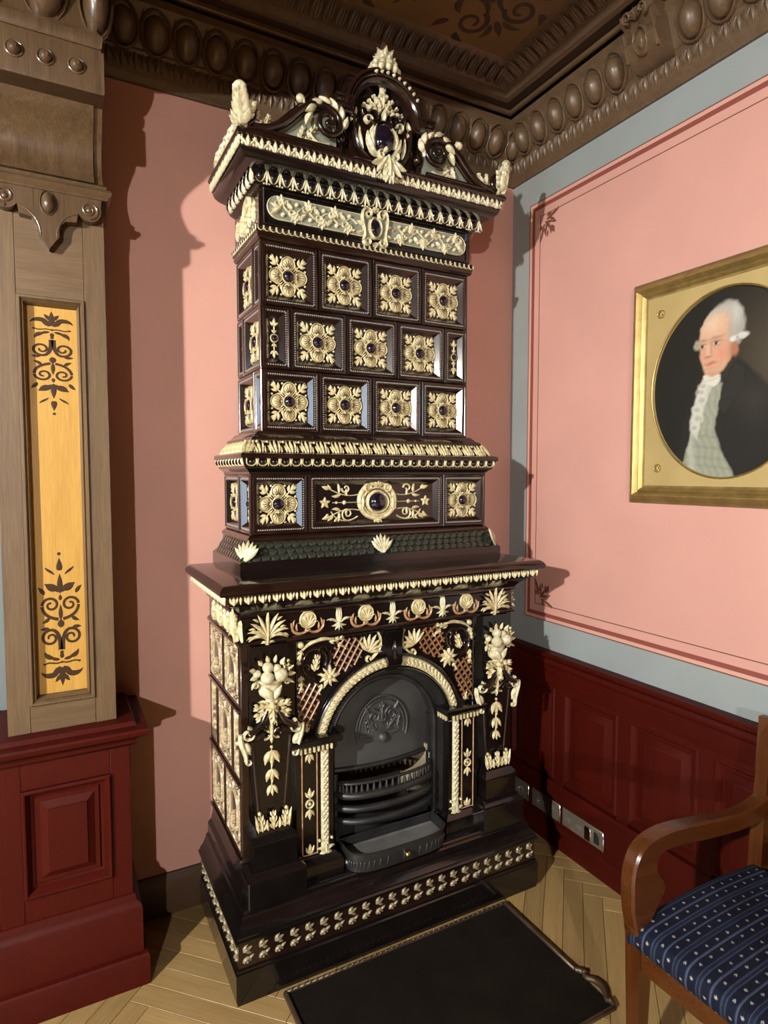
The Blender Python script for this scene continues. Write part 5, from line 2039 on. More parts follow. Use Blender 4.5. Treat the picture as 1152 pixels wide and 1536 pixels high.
# cartouche
b = MB()
for q in (-1, 1):
    def A(a): return a if q > 0 else PI - a
    # broad lobed leaves clasping the gem
    for (x, z, a, l, w) in ((.030, 2.690, .75, .075, .014), (.036, 2.700, 1.15, .080, .014), (.042, 2.715, 1.45, .078, .012), (.020, 2.684, .35, .060, .011)):
        b.leaf(q * x, z, A(a), l, w, .020, q * .8, 6, WC - .004, .006)
    b.spiral(q * .062, 2.790, .014, .004, A(PI), q * -1.2, .006, .004, .020, WC - .002)
    b.leaf(q * .075, 2.695, A(1.2), .075, .008, .014, q * .5, 6, WC - .010)
    b.acanthus(q * .108, 2.775, A(1.5), .050, .016, .014, 3, WC - .014)
    b.leaf(q * .112, 2.80, A(2.3), .032, .009, .014, -q * .8, 5, WC - .012)
    b.disc(q * .125, 2.815, .010, .012, WC - .016, 9)
    # flower cluster over the scrolls
    for (x, z, a, l) in ((.012, 2.842, 1.2, .040), (.030, 2.838, .7, .038), (.046, 2.832, .3, .034), (.020, 2.852, 1.0, .036)):
        b.acanthus(q * x, z, A(a), l, .013, .016, 2, WC - .008)
    for (x, z) in ((.016, 2.835), (.034, 2.832), (.052, 2.836), (.022, 2.862), (.010, 2.884)):
        b.disc(q * x, z, .0085, .016, WC - .006, 8)
b.leaf(0, 2.800, PI / 2, .04, .010, .018, 0, 5, WC)
b.acanthus(0, 2.845, PI / 2, .076, .022, .018, 4, WC - .010)
b.leaf(0, 2.690, PI / 2, .030, .012, .022, 0, 5, WC + .006)
part(b, 'cartouche_leaves', CREAM2, 60)
b = MB()
b.ring(0, 2.742, .046, .006, .016, WC - .004, 24, .056)
for q in (-1, 1):
    b.stroke([(q * x, z) for x, z in bez((.108, 2.80), (.118, 2.735), (.095, 2.672), (.02, 2.660), 14)], [.006 + .003 * math.sin(PI * i / 14) for i in range(15)], .016, WC - .012)
    b.spiral(q * .038, 2.806, .026, .004, -PI / 2, q * 1.5, .0065, .0045, .020, WC - .004)
    b.stroke([(q * x, z) for x, z in bez((.014, 2.775), (.04, 2.77), (.085, 2.80), (.088, 2.835), 10)], .006, .014, WC - .010)
    b.disc(q * .148, 2.72, .014, .014, WC - .022, 12, .020)
    b.ring(q * .148, 2.72, .018, .004, .010, WC - .022, 16, .025)
    b.stroke([(q * .148, 2.665), (q * .148, 2.79)], .006, .008, WC - .026)
part(b, 'crown_scroll', BROWN, 60)
put(gem_mesh(.040, 'crown_gem', .050), 'crown_gem', stove, (0, YC_ - .004, 2.742))
b = MB()          # hanging shell leaf over the cornice
b.acanthus(0, 2.676, -PI / 2, .098, .034, .022, 4, -Y_C + .008, .012)
for i in range(6):
    t = (i - 2.5) / 2.5
    b.leaf(t * .012, 2.672, -PI / 2 + t * .75, .086 - .020 * abs(t), .011, .018, t * .5, 6, -Y_C + .004, .012, 1.2)
for q in (-1, 1):
    b.spiral(q * .026, 2.672, .014, .004, PI / 2, -q * 1.2, .005, .004, .018, -Y_C + .006)
part(b, 'hanging_leaf', CREAM2, 60)
# finial
b = MB()
cy_ = YC_ - .004
for lvl, (z, r, n, l) in enumerate(((2.950, .020, 10, .044), (2.970, .016, 8, .042), (2.994, .012, 6, .034))):
    for k in range(n):
        a = 2 * PI * k / n + lvl * .4
        T0 = Matrix.Translation((0, cy_, z)) @ Matrix.Rotation(a, 4, 'Z')
        b.T = T0
        b.leaf(0, 0, PI / 2, l, .013, .009, 0, 5, r, .020)
b.T = None
b.lathe([(.030, 2.955), (.038, 2.960), (.030, 2.972), (.022, 2.99), (.024, 3.005), (.014, 3.02), (.010, 3.03)], 12, (0, cy_, 0))
for tz, tr, tn in ((2.958, .050, 12), (2.976, .041, 10), (2.994, .031, 8), (3.010, .020, 6)):
    for k in range(tn):
        a = 2 * PI * k / tn + tz * 9
        b.ball((tr * math.cos(a), cy_ + tr * .8 * math.sin(a), tz), (.0115, .0115, .0125), 7, 4)
for k in range(9):
    a = 2 * PI * k / 9
    b.ball((.032 * math.cos(a), cy_ + .026 * math.sin(a), 2.968 + .012 * (k % 2)), .011, 7, 4)
part(b, 'finial', CREAM2, 60)
b = MB()
b.lathe([(.011, 3.02), (.013, 3.035), (.012, 3.048), (.006, 3.058), (.002, 3.060)], 12, (0, cy_, 0))
part(b, 'finial_tip', TAN, 60)
b = MB()          # bead leaves along the arch top
for i in range(9):
    a = PI * (.20 + .40 * i / 8)
    b.disc((AR + .030) * math.cos(a), AZ + (AR + .030) * math.sin(a), .0065, .012, WC + .028, 8)
for q in (-1, 1):
    b.leaf(q * .02, AZ + AR + .042, PI / 2 - q * 1.7, .06, .007, .014, -q * .5, 5, WC + .018)
part(b, 'arch_beads', CREAM2, 60)
# swept wings
for sg in (-1, 1):
    def M(pts): return [(sg * x, z) for x, z in pts]
    def A(a): return a if sg > 0 else PI - a
    bx = .2105
    b = MB()          # wing ground
    top = bez((.21, 2.785), (.30, 2.80), (.36, 2.69), (.47, 2.672), 14)
    slab(b, [(sg * x, z) for x, z in [(.17, ZT), (.17, 2.76)] + top + [(.485, ZT)]][::(1 if sg < 0 else -1)], YC_ + .016, YC_ + .05)
    part(b, 'wing_ground', SAGE, 30)
    b = MB()          # brown S-moulding: three parallel rolls, ending in volutes
    main = bez((.205, 2.792), (.315, 2.815), (.33, 2.668), (.455, 2.668), 22)
    for o, r in ((0, .013), (-.013, .008), (.012, .006)):
        pts = []
        for i, (x, z) in enumerate(main):
            a_, c_ = main[max(i - 1, 0)], main[min(i + 1, 22)]
            L = math.hypot(c_[0] - a_[0], c_[1] - a_[1])
            nx, nz = -(c_[1] - a_[1]) / L, (c_[0] - a_[0]) / L
            pts.append((x + nx * o, z + nz * o))
        b.tube([(sg * x, YC_ - .004 + (.012 if o else 0), z) for x, z in pts], r, 8)
    sp = [(sg * (bx + .050 * (1 - .86 * t) * math.cos(PI / 2 + 2 * PI * 1.7 * t)), YC_ - .008 - .012 * t, 2.738 + .050 * (1 - .86 * t) * math.sin(PI / 2 + 2 * PI * 1.7 * t)) for t in [i / 44 for i in range(45)]]
    b.tube(sp, [.0105 - .003 * i / 44 for i in range(45)], 8)
    se = [(sg * (.478 - .026 * (1 - .85 * t) * math.cos(-PI / 2 - 2 * PI * 1.4 * t) * -1), YC_ - .008 - .010 * t, 2.700 + .030 * (1 - .85 * t) * math.sin(-PI / 2 + 2 * PI * 1.4 * t)) for t in [i / 32 for i in range(33)]]
    b.tube(se, [.009 - .003 * i / 32 for i in range(33)], 8)
    b.tube([(sg * x, YC_ - .004, 2.664) for x in (.17, .49)], .008, 8)
    part(b, 'wing_scroll', BROWN, 60)
    b = MB()
    for (cx3, cz3, r) in ((sg * bx, 2.738, .008), (sg * .478, 2.700, .006)):
        b.disc(cx3, cz3, r, r, WC + .014, 10)
    part(b, 'volute_eye', BROWN, 60)
    b = MB()          # foliage over and under the scroll
    for i in range(7):
        t = i / 6
        a = PI * (1.0 - .95 * t) + .1
        x, z = bx - (-.056) * math.cos(a) * 1.0, 2.742 + .056 * math.sin(a)
        b.leaf(sg * (bx + .055 * math.cos(a)), 2.742 + .055 * math.sin(a), A(a - 1.1), .044, .0125, .018, -sg * .5, 5, WC + .004)
    b.leaf(sg * (bx - .05), 2.72, A(PI / 2), .05, .008, .014, -sg * .4, 5, WC + .002)
    b.ball((sg * .305, YC_ - .01, 2.790), (.014, .012, .014), 10, 6)
    b.leaf(sg * .29, 2.776, A(1.0), .03, .009, .016, sg * 1.0, 5, WC + .004)
    for (x, z, a, l, w) in ((.272, 2.69, 2.2, .055, .018), (.285, 2.675, 2.7, .04, .014), (.30, 2.675, 1.9, .05, .016), (.265, 2.672, 3.0, .05, .012)):
        b.acanthus(sg * x, z, A(a), l, w, .014, 3, WC - .014)
    b.stroke(M(bez((.20, 2.682), (.23, 2.672), (.25, 2.675), (.268, 2.70), 8)), .006, .012, WC - .012)
    for (x, z, a, l, w) in ((.425, 2.690, 2.4, .035, .014), (.415, 2.685, 1.9, .04, .014), (.44, 2.690, 1.6, .038, .012), (.40, 2.684, 2.9, .035, .010)):
        b.acanthus(sg * x, z, A(a), l, w, .014, 3, WC - .006)
    part(b, 'wing_leaves', CREAM2, 60)
    b = MB()          # upright leaf at the corner, turned 45 degrees
    b.T = Matrix.Translation((sg * .492, YC_ - .012, 2.655)) @ Matrix.Rotation(sg * PI / 5, 4, 'Z')
    b.acanthus(0, .0, PI / 2, .105, .044, .022, 4, .006, .022)
    b.leaf(0, .0, PI / 2, .11, .024, .018, 0, 6, -.010, .018)
    b.ball((0, -.022, .108), (.019, .016, .014), 10, 6)
    b.ball((-.012, -.024, .104), (.011, .011, .010), 8, 5)
    b.ball((.012, -.024, .104), (.011, .011, .010), 8, 5)
    b.acanthus(sg * .012, .0, PI / 2 - sg * .5, .05, .022, .016, 3, -.008)
    b.acanthus(-sg * .012, .02, PI / 2 + sg * .4, .06, .024, .016, 3, -.004)
    part(b, 'corner_leaf', CREAM2, 60)
    b = MB()          # leafy return along the flank
    for i in range(6):
        b.acanthus(-.13 + i * .055, 2.65, PI / 2 - .5, .065, .022, .016, 3)
    put(b.mesh('flank_crest', CREAM, 60), 'flank_crest', stove, (sg * .495, -.20, 0), RZL if sg < 0 else RZR)

# ================================================================== hearth plate
hp = thing('hearth_plate', 'black hearth sheet with a moulded brown iron rim on the parquet', 'hearth plate', (1.036, 1.755, 0))
HX0, HX1, HY1 = -.445, .408, -.52
b = MB(); b.box(HX0, HX1, HY1, -.002, .0005, .008, .002); b.obj('sheet', HEARTH, hp)
b = MB(); b.box(HX0, HX1, -.012, -.002, .004, .016, .003); b.obj('rim', HEARTHRIM, hp)
for x in (HX0, HX1):
    b = MB(); b.box(x - .007, x + .007, -.36, -.004, .0005, .017, .004); b.obj('rim', HEARTHRIM, hp)
for q in (-1, 1):
    x = HX1 if q > 0 else HX0
    b = MB()
    b.tube([(x + q * d, yy, .010) for d, yy in ((0, -.36), (.012, -.372), (.018, -.385), (.006, -.395), (.008, -.405), (.022, -.42), (.026, -.445), (.018, -.468), (.006, -.482), (-.002, -.492), (.006, -.505), (0, -.52))], [.008, .010, .009, .008, .009, .010, .010, .010, .009, .009, .009, .008], 8)
    b.ball((x + q * .016, -.384, .012), .010, 8, 5)
    b.ball((x + q * .004, -.500, .012), .010, 8, 5)
    b.obj('rim_scroll', HEARTHRIM, hp, smooth=60)
b = MB(); b.box(HX0, HX1, HY1 - .006, HY1 + .006, .0005, .017, .004); b.obj('rim', HEARTHRIM, hp)
b = MB()
for i in range(40):
    x = HX0 + .02 + (HX1 - HX0 - .04) * i / 39
    b.ball((x, -.010, .016), (.006, .004, .004), 6, 4)
b.obj('rim_beading', HEARTHRIM, hp, smooth=60, kind='stuff')

# ================================================================== power socket strips on the wainscot
def socket_strip(y0, y1, items, label):
    """y0 > y1; items: (kind, position along the strip 0..1)"""
    L = y0 - y1
    t = thing('socket_strip', label, 'socket', (XR - .0290, (y0 + y1) / 2, .156), RZL, 'nickel socket strips on the wainscot')
    b = MB(); b.box(-L / 2, L / 2, -.008, 0, -.038, .038, .002); b.obj('plate', NICKEL, t)
    b = MB(); b.box(L / 2 - .006, L / 2 + .002, -.012, 0, -.039, .039, .003); b.obj('end_cap', CHROME, t)
    for kind, p in items:
        x = -L / 2 + L * p
        b = MB()
        if kind == 'round':
            b.lathe([(.020, .007), (.020, .0105), (.0175, .011), (.0165, .008), (.0, .0078)], 18, (x, 0, 0), 'y')
            o = b.obj('socket', SOCKET, t, smooth=40)
            b = MB()
            for q in (-1, 1):
                b.lathe([(.0028, .0079), (.0028, .012), (.001, .0125)], 8, (x + q * .008, 0, 0), 'y')
            b.obj('contact', CHROME, o)
        elif kind == 'flat':
            b.box(x - .013, x + .013, -.011, -.006, -.009, .009, .0015)
            b.obj('port', SOCKET, t)
        elif kind == 'block':
            b.box(x - .018, x + .018, -.018, -.006, -.028, .028, .003)
            b.obj('switch', CHROME, t)
        else:
            b.box(x - .014, x + .014, -.012, -.006, -.022, .022, .002)
            b.obj('insert', IRON, t)


socket_strip(1.897, 1.672, [('flat', .14), ('flat', .42), ('block', .66), ('insert', .84)], 'nickel socket strip nearest the armchair, with a chrome switch block')
socket_strip(2.085, 1.908, [('round', .30), ('round', .68)], 'nickel strip with two round sockets, middle of the three strips')
socket_strip(2.285, 2.108, [('round', .30), ('round', .68)], 'nickel socket strip deepest in the corner behind the stove')

# ================================================================== framed oval portrait
PYc, PZc = 1.252, 1.890          # centre of the oval
PWd, PHt = .715, .785            # outer size of the frame
pic = thing('framed_portrait', 'gilt framed oval oil portrait of a man in a dark coat and powdered wig', 'painting', (XR, PYc, PZc), RZL)
# local: x to the right (-y world), -y out of the wall, z up
b = MB()
fr = [(0, 0), (0, .010), (.002, .014), (.005, .015), (.012, .020), (.024, .033), (.027, .036), (.030, .036), (.033, .033), (.040, .022), (.042, .020), (.044, .023), (.047, .024), (.050, .022), (.056, .014), (.062, .012), (.066, .012)]
rings = []
for i, o in fr:
    w, h = PWd / 2 - i, PHt / 2 - i
    rings.append([(-w, -o, -h), (w, -o, -h), (w, -o, h), (-w, -o, h)])
b.loft(rings, True)
b.obj('frame', GOLD, pic, smooth=25)
OA, OB = .268, .303
b = MB()
n = 64
w, h = PWd / 2 - .064, PHt / 2 - .064
outer, inner = [], []
for i in range(n):
    a = 2 * PI * i / n
    c, s_ = math.cos(a), math.sin(a)
    t = min(w / abs(c) if abs(c) > 1e-6 else 1e9, h / abs(s_) if abs(s_) > 1e-6 else 1e9)
    outer.append((c * t, s_ * t))
    inner.append((OA * c, OB * s_))
# make sure the corners are present
outer2 = []
for i in range(n):
    x, z = outer[i]
    outer2.append((x, z))
for i in range(n):
    a = 2 * PI * (i + .5) / n
for cx_, cz_ in ((w, h), (-w, h), (-w, -h), (w, -h)):
    k = min(range(n), key=lambda i: (outer2[i][0] - cx_) ** 2 + (outer2[i][1] - cz_) ** 2)
    outer2[k] = (cx_, cz_)
b.loft([[(x, -.013, z) for x, z in outer2], [(x, -.013, z) for x, z in inner], [(x * .988, -.009, z * .988) for x, z in inner], [(x * .985, -.004, z * .985) for x, z in inner]], True)
b.obj('mount', GOLDFLAT, pic, smooth=25)
b = MB()
b.tube([(OA * math.cos(a) * .996, -.014, OB * math.sin(a) * .996) for a in [2 * PI * i / 64 for i in range(65)]], .0035, 6, False)
b.obj('oval_bead', GOLD, pic, smooth=60)
b = MB()
for q in range(6):
    a = 2 * PI * q / 6
    b.leaf(0, 0, a, .015, .005, .005, .6, 4)
b.disc(0, 0, .006, .008, 0, 10)
b.ring(0, 0, .0135, .002, .004, 0, 16)
ro = b.mesh('rosette', GOLD, 60)
for q in (-1, 1):
    for s_ in (-1, 1):
        put(ro, 'rosette', pic, (q * .238, -.013, s_ * .268))

# the painted canvas: a fine grid carrying the paint layer
NX, NZ = 170, 190
gx = np.linspace(-OA - .004, OA + .004, NX)
gz = np.linspace(-OB - .004, OB + .004, NZ)
GX, GZ = np.meshgrid(gx, gz)
GX0, GZ0 = GX, GZ
rng = np.random.default_rng(3)
# brush wobble: the outlines are laid in with a slightly unsteady hand
GX = GX0 + .0011 * np.sin(GZ0 * 130 + 3 * np.sin(GX0 * 60)) + .0006 * np.sin(GX0 * 310 + GZ0 * 190)
GZ = GZ0 + .0011 * np.sin(GX0 * 140 + 2 * np.sin(GZ0 * 70)) + .0006 * np.sin(GZ0 * 290 - GX0 * 210)


def sm(d, e):
    """1 inside (d < 0), soft edge of width e"""
    return np.clip(.5 - d / (2 * e), 0, 1)


def ell(cx, cz, a, bb, rot=0.0):
    c, s_ = math.cos(rot), math.sin(rot)
    u, v = (GX - cx) * c + (GZ - cz) * s_, -(GX - cx) * s_ + (GZ - cz) * c
    return (np.sqrt((u / a) ** 2 + (v / bb) ** 2) - 1) * min(a, bb)


def poly_sd(P):
    P = np.array(P, float)
    d = np.full(GX.shape, 1e9)
    inside = np.zeros(GX.shape, bool)
    for i in range(len(P)):
        a_, c_ = P[i], P[(i + 1) % len(P)]
        e = c_ - a_
        wx, wz = GX - a_[0], GZ - a_[1]
        t = np.clip((wx * e[0] + wz * e[1]) / (e @ e + 1e-12), 0, 1)
        d = np.minimum(d, np.hypot(wx - t * e[0], wz - t * e[1]))
        cond = ((a_[1] <= GZ) & (c_[1] > GZ)) | ((c_[1] <= GZ) & (a_[1] > GZ))
        xi = a_[0] + (GZ - a_[1]) / (e[1] if abs(e[1]) > 1e-12 else 1e-12) * e[0]
        inside ^= cond & (GX < xi)
    return np.where(inside, -d, d)


IMG = np.zeros(GX.shape + (3,))
IMG[:] = (.018, .016, .013)
warm = np.exp(-(((GX - .16) / .14) ** 2 + ((GZ - .05) / .2) ** 2))
IMG += warm[..., None] * np.array((.055, .042, .026))


def lay_(mask, col, op=1.0):
    global IMG
    m_ = (mask * op)[..., None]
    IMG = IMG * (1 - m_) + np.array(col) * m_

# coat, waistcoat, frills
coat = [(-.092, .030), (-.12, -.02), (-.145, -.10), (-.165, -.22), (-.17, -.33), (.30, -.33), (.30, -.09), (.20, -.05), (.136, -.022), (.085, .035), (.052, .066), (.030, .075), (.0, .02), (-.04, .0)]
lay_(sm(poly_sd(coat), .006), (.022, .020, .017))
lay_(np.exp(-(((GX - .10) / .05) ** 2 + ((GZ + .06) / .06) ** 2)), (.05, .044, .036), .5)
lay_(np.exp(-(((GX - .03) / .035) ** 2 + ((GZ + .01) / .05) ** 2)), (.05, .045, .038), .5)
vest = [(-.078, .028), (-.095, -.06), (-.115, -.15), (-.145, -.25), (-.14, -.33), (.05, -.33), (.03, -.28), (-.01, -.21), (-.035, -.14), (-.020, -.06), (-.012, .0), (-.03, .012)]
lay_(sm(poly_sd(vest), .004), (.33, .34, .26))
streak = .5 + .5 * np.sin((GX * 260 + GZ * 60) + 1.5 * np.sin(GZ * 70))
lay_(sm(poly_sd(vest), .004) * streak, (.20, .21, .16), .35)
for zz in (-.165, -.20, -.235, -.262):
    lay_(sm(poly_sd(vest), .003) * np.exp(-((GZ - zz + .12 * (GX + .06)) / .005) ** 2), (.18, .19, .14), .35)
lay_(np.exp(-((GX + .118 + .12 * (GZ + .2)) / .012) ** 2) * sm(poly_sd(vest), .004) * (GZ < -.12), (.50, .50, .42), .6)
frill = [(-.082, .022), (-.097, -.02), (-.110, -.06), (-.122, -.11), (-.118, -.155), (-.095, -.175), (-.085, -.12), (-.065, -.05), (-.045, .0), (-.03, .012), (-.05, .026)]
lay_(sm(poly_sd(frill), .004), (.50, .49, .42))
for k, (x, z, r) in enumerate(((-.085, -.018, .016), (-.080, -.045, .017), (-.098, -.075, .016), (-.093, -.105, .018), (-.105, -.135, .016), (-.078, .0, .014))):
    lay_(sm(np.abs(ell(x, z, r, r * .8)) - .003, .003), (.66, .65, .57), .5)
    lay_(sm(ell(x, z, r * .5, r * .35), .004), (.30, .29, .24), .5)
lapel = [(.030, .066), (-.008, -.01), (-.022, -.07), (-.005, -.105), (.030, -.06), (.065, -.01), (.062, .04)]
lay_(sm(poly_sd(lapel), .004), (.030, .027, .023))
lay_(sm(np.abs(poly_sd(lapel)) - .001, .002), (.012, .011, .010), .7)
# cravat
lay_(sm(poly_sd([(-.078, .034), (-.074, .008), (-.040, -.006), (-.020, .010), (-.018, .030), (-.05, .042)]), .003), (.66, .63, .54))
lay_(sm(np.abs(GZ - .018 - .2 * (GX + .05)) - .002, .002) * sm(poly_sd([(-.078, .034), (-.074, .008), (-.040, -.006), (-.020, .010), (-.018, .030), (-.05, .042)]), .003), (.40, .37, .30), .6)
# wig behind and above the head
wig = [(-.085, .190), (-.062, .232), (-.03, .254), (.0, .262), (.028, .252), (.050, .222), (.058, .180), (.054, .142), (.038, .118), (.018, .125), (.0, .17)]
lay_(sm(poly_sd(wig), .006), (.36, .34, .30))
lay_(np.exp(-(((GX - .025) / .02) ** 2 + ((GZ - .215) / .04) ** 2)) * sm(poly_sd(wig), .006), (.56, .54, .49), .8)
# head
face = [(-.096, .150), (-.093, .185), (-.078, .215), (-.052, .236), (-.022, .243), (.004, .232), (.016, .205), (.020, .165), (.024, .125), (.018, .085), (.0, .055), (-.022, .033), (-.048, .026), (-.068, .034), (-.082, .060), (-.091, .095)]
lay_(sm(poly_sd(face), .004), (.62, .37, .245))
fm = sm(poly_sd(face), .004)
lay_(np.exp(-(((GX + .055) / .045) ** 2 + ((GZ - .20) / .04) ** 2)) * fm, (.74, .52, .38), .8)
lay_(np.exp(-(((GX + .012) / .028) ** 2 + ((GZ - .10) / .03) ** 2)) * fm, (.66, .24, .15), .6)
lay_(np.exp(-(((GX + .078) / .016) ** 2 + ((GZ - .10) / .022) ** 2)) * fm, (.62, .26, .17), .5)
lay_(np.exp(-(((GX - .018) / .014) ** 2 + ((GZ - .10) / .06) ** 2)) * fm, (.30, .14, .08), .55)
lay_(np.exp(-(((GX + .04) / .04) ** 2 + ((GZ - .035) / .010) ** 2)) * fm, (.40, .20, .12), .5)
# ear side of the neck
lay_(sm(ell(.026, .105, .012, .022, .2), .004), (.42, .17, .10))
# hairline
lay_(sm(poly_sd([(-.088, .186), (-.058, .232), (-.02, .252), (.01, .245), (.022, .20), (.022, .15), (.012, .16), (.006, .205), (-.012, .228), (-.045, .226), (-.075, .200)]), .006), (.46, .43, .37), .85)
# eyes, brows, nose, mouth
for ex, ez, w_ in ((-.084, .130, .010), (-.035, .134, .013)):
    lay_(sm(ell(ex, ez + .004, w_ * 1.5, .010), .006) * fm, (.42, .22, .15), .6)
    lay_(sm(ell(ex, ez, w_, .0042), .002), (.55, .47, .40))
    lay_(sm(ell(ex - .001, ez, .0052, .0052), .0015), (.03, .02, .015))
    lay_(sm(ell(ex, ez + .005, w_ * 1.15, .0018), .0015), (.16, .07, .05), .8)
    lay_(sm(ell(ex, ez + .018, w_ * 1.4, .0028, .12), .003), (.30, .17, .11), .8)
    lay_(sm(ell(ex, ez - .009, w_ * 1.1, .0025), .003), (.46, .23, .16), .5)
lay_(sm(poly_sd([(-.070, .135), (-.074, .100), (-.066, .094), (-.052, .096), (-.056, .11), (-.062, .135)]), .004) * fm, (.70, .45, .33), .6)
lay_(sm(ell(-.053, .112, .0035, .020, .1), .004), (.42, .20, .13), .6)
lay_(sm(ell(-.062, .0925, .011, .003), .002), (.34, .13, .08), .8)
lay_(sm(ell(-.053, .070, .019, .0028, .10), .002), (.38, .08, .06))
lay_(sm(ell(-.055, .0755, .015, .003, .10), .002), (.55, .19, .14), .8)
lay_(sm(ell(-.054, .0645, .014, .0032, .10), .002), (.62, .25, .18), .8)
lay_(sm(ell(-.055, .055, .014, .003), .004), (.42, .22, .14), .5)
lay_(sm(np.abs(ell(-.030, .085, .014, .030, .2)) - .001, .003) * (GX > -.030) * fm, (.44, .21, .14), .35)
# side curls and ribbon
lay_(sm(ell(-.104, .137, .011, .015), .004), (.42, .38, .31))
lay_(sm(ell(-.104, .137, .005, .008), .003), (.24, .20, .15), .7)
lay_(sm(ell(.012, .160, .010, .030), .005), (.40, .37, .32), .8)
lay_(sm(ell(.022, .137, .013, .009), .003), (.66, .64, .58))
lay_(sm(ell(.050, .142, .020, .009, .1), .003), (.60, .58, .52))
lay_(sm(ell(.034, .138, .005, .005), .002), (.36, .34, .30))
IMG *= 1 + .10 * (rng.random(GX.shape)[..., None] - .5)
IMG = np.clip(IMG * ALB * 1.1, 0, 1)
GX, GZ = GX0, GZ0
v_ = [(float(x), -.0045, float(z)) for x, z in zip(GX.ravel(), GZ.ravel())]
f_ = [(j * NX + i, j * NX + i + 1, (j + 1) * NX + i + 1, (j + 1) * NX + i) for j in range(NZ - 1) for i in range(NX - 1)]
me = bpy.data.meshes.new('canvas')
me.from_pydata(v_, [], f_)
at = me.color_attributes.new('paint', 'FLOAT_COLOR', 'POINT')
at.data.foreach_set('color', np.concatenate([IMG.reshape(-1, 3), np.ones((NX * NZ, 1))], 1).astype(np.float32).ravel())
me.materials.append(PAINTING)
put(me, 'canvas', pic)

# ================================================================== armchair
CX0, CY0 = 1.54, .792
ch = thing('armchair', 'honey brown wooden armchair with dark blue striped floral seat', 'armchair', (CX0, CY0, 0))


def cw(b, name, mats, smooth=38, parent=None):
    b.v = [(x - CX0, y - CY0, z) for x, y, z in b.v]
    return b.obj(name, mats, parent or ch, (0, 0, 0), 0, smooth)


YA = (1.014, 1.057)                     # arm thickness at the far side
YN = (2 * CY0 - YA[1], 2 * CY0 - YA[0])


def board(b, poly, y0, y1, bv=.006):
    """board sawn to an outline in x-z, softened edges"""
    n = len(poly)
    cx = sum(p[0] for p in poly) / n
    cz = sum(p[1] for p in poly) / n

    def off(d):
        out = []
        for i in range(n):
            a_, p, c_ = poly[i - 1], poly[i], poly[(i + 1) % n]
            dx, dz = c_[0] - a_[0], c_[1] - a_[1]
            L = math.hypot(dx, dz) or 1
            out.append((p[0] - dz / L * d * ORI, p[1] + dx / L * d * ORI))
        return out
    area = sum(poly[i - 1][0] * poly[i][1] - poly[i][0] * poly[i - 1][1] for i in range(n))
    ORI = 1 if area > 0 else -1
    i1 = off(bv)
    rings = [[(x, y0, z) for x, z in i1], [(x, y0 + bv, z) for x, z in poly], [(x, y1 - bv, z) for x, z in poly], [(x, y1, z) for x, z in i1]]
    b.loft(rings, True, True)


def dense(pts, k=4):
    """Catmull-Rom refinement"""
    out = []
    for i in range(len(pts) - 1):
        p0, p1, p2, p3 = pts[max(i - 1, 0)], pts[i], pts[i + 1], pts[min(i + 2, len(pts) - 1)]
        for j in range(k):
            t = j / k
            out.append(tuple(.5 * (2 * b_ + (c_ - a_) * t + (2 * a_ - 5 * b_ + 4 * c_ - d_) * t * t + (3 * b_ - a_ - 3 * c_ + d_) * t ** 3) for a_, b_, c_, d_ in zip(p0, p1, p2, p3)))
    out.append(pts[-1])
    return out


out_ = [(1.262, .44), (1.247, .50), (1.243, .535), (1.243, .597), (1.253, .635), (1.275, .665), (1.315, .683), (1.392, .687), (1.52, .672), (1.68, .652), (1.79, .668), (1.815, .70)]
in_ = [(1.832, .66), (1.79, .612), (1.697, .600), (1.536, .616), (1.407, .633), (1.352, .632), (1.335, .614), (1.342, .587), (1.364, .558), (1.367, .531), (1.346, .505), (1.320, .47), (1.312, .44)]
arm_poly = dense(out_) + dense(in_)
for y0, y1 in (YA, YN):
    b = MB(); board(b, arm_poly, y0, y1); cw(b, 'arm', CHAIRWX, 40)
for yc in ((YA[0] + YA[1]) / 2, (YN[0] + YN[1]) / 2):
    b = MB()
    b.loft([[(1.272 + i, yc - w, z), (1.272 + i + 2 * w, yc - w, z), (1.272 + i + 2 * w, yc + w, z), (1.272 + i, yc + w, z)] for i, w, z in ((.008, .0145, 0), (.0, .0215, .32), (-.004, .0225, .44))], True, True)
    cw(b, 'front_leg', CHAIRW, 30)
    b = MB()
    b.loft([[(x - w, yc - w, z), (x + w, yc - w, z), (x + w, yc + w, z), (x - w, yc + w, z)] for x, w, z in ((1.835, .016, 0), (1.812, .018, .2), (1.80, .02, .42), (1.806, .019, .6), (1.822, .017, .78), (1.835, .014, .88))], True, True)
    cw(b, 'back_post', CHAIRW, 30)
yi0, yi1 = YN[1] - .02, YA[0] + .02
b = MB(); b.box(1.278, 1.303, yi0, yi1, .345, .415, .003); cw(b, 'front_rail', CHAIRWX)
b = MB(); b.box(1.78, 1.80, yi0, yi1, .345, .415, .003); cw(b, 'back_rail', CHAIRWX)
for y in (yi0 + .012, yi1 - .012):
    b = MB(); b.box(1.30, 1.79, y - .012, y + .012, .345, .415, .003); cw(b, 'side_rail', CHAIRWX)
b = MB()          # crest rail, bowed, and a middle splat rail
for (z0, z1, nm) in ((.735, .892, 'crest_rail'), (.545, .585, 'cross_rail')):
    b = MB()
    rings = []
    for i in range(13):
        t = i / 12
        y = YN[0] - .002 + (YA[1] - YN[0] + .004) * t
        xb = 1.808 + .035 * math.sin(PI * t)
        rings.append([(xb, y, z0), (xb + .022, y, z0), (xb + .030, y, z1), (xb + .008, y, z1)])
    b.loft(rings, True, True)
    cw(b, nm, CHAIRWX, 30)
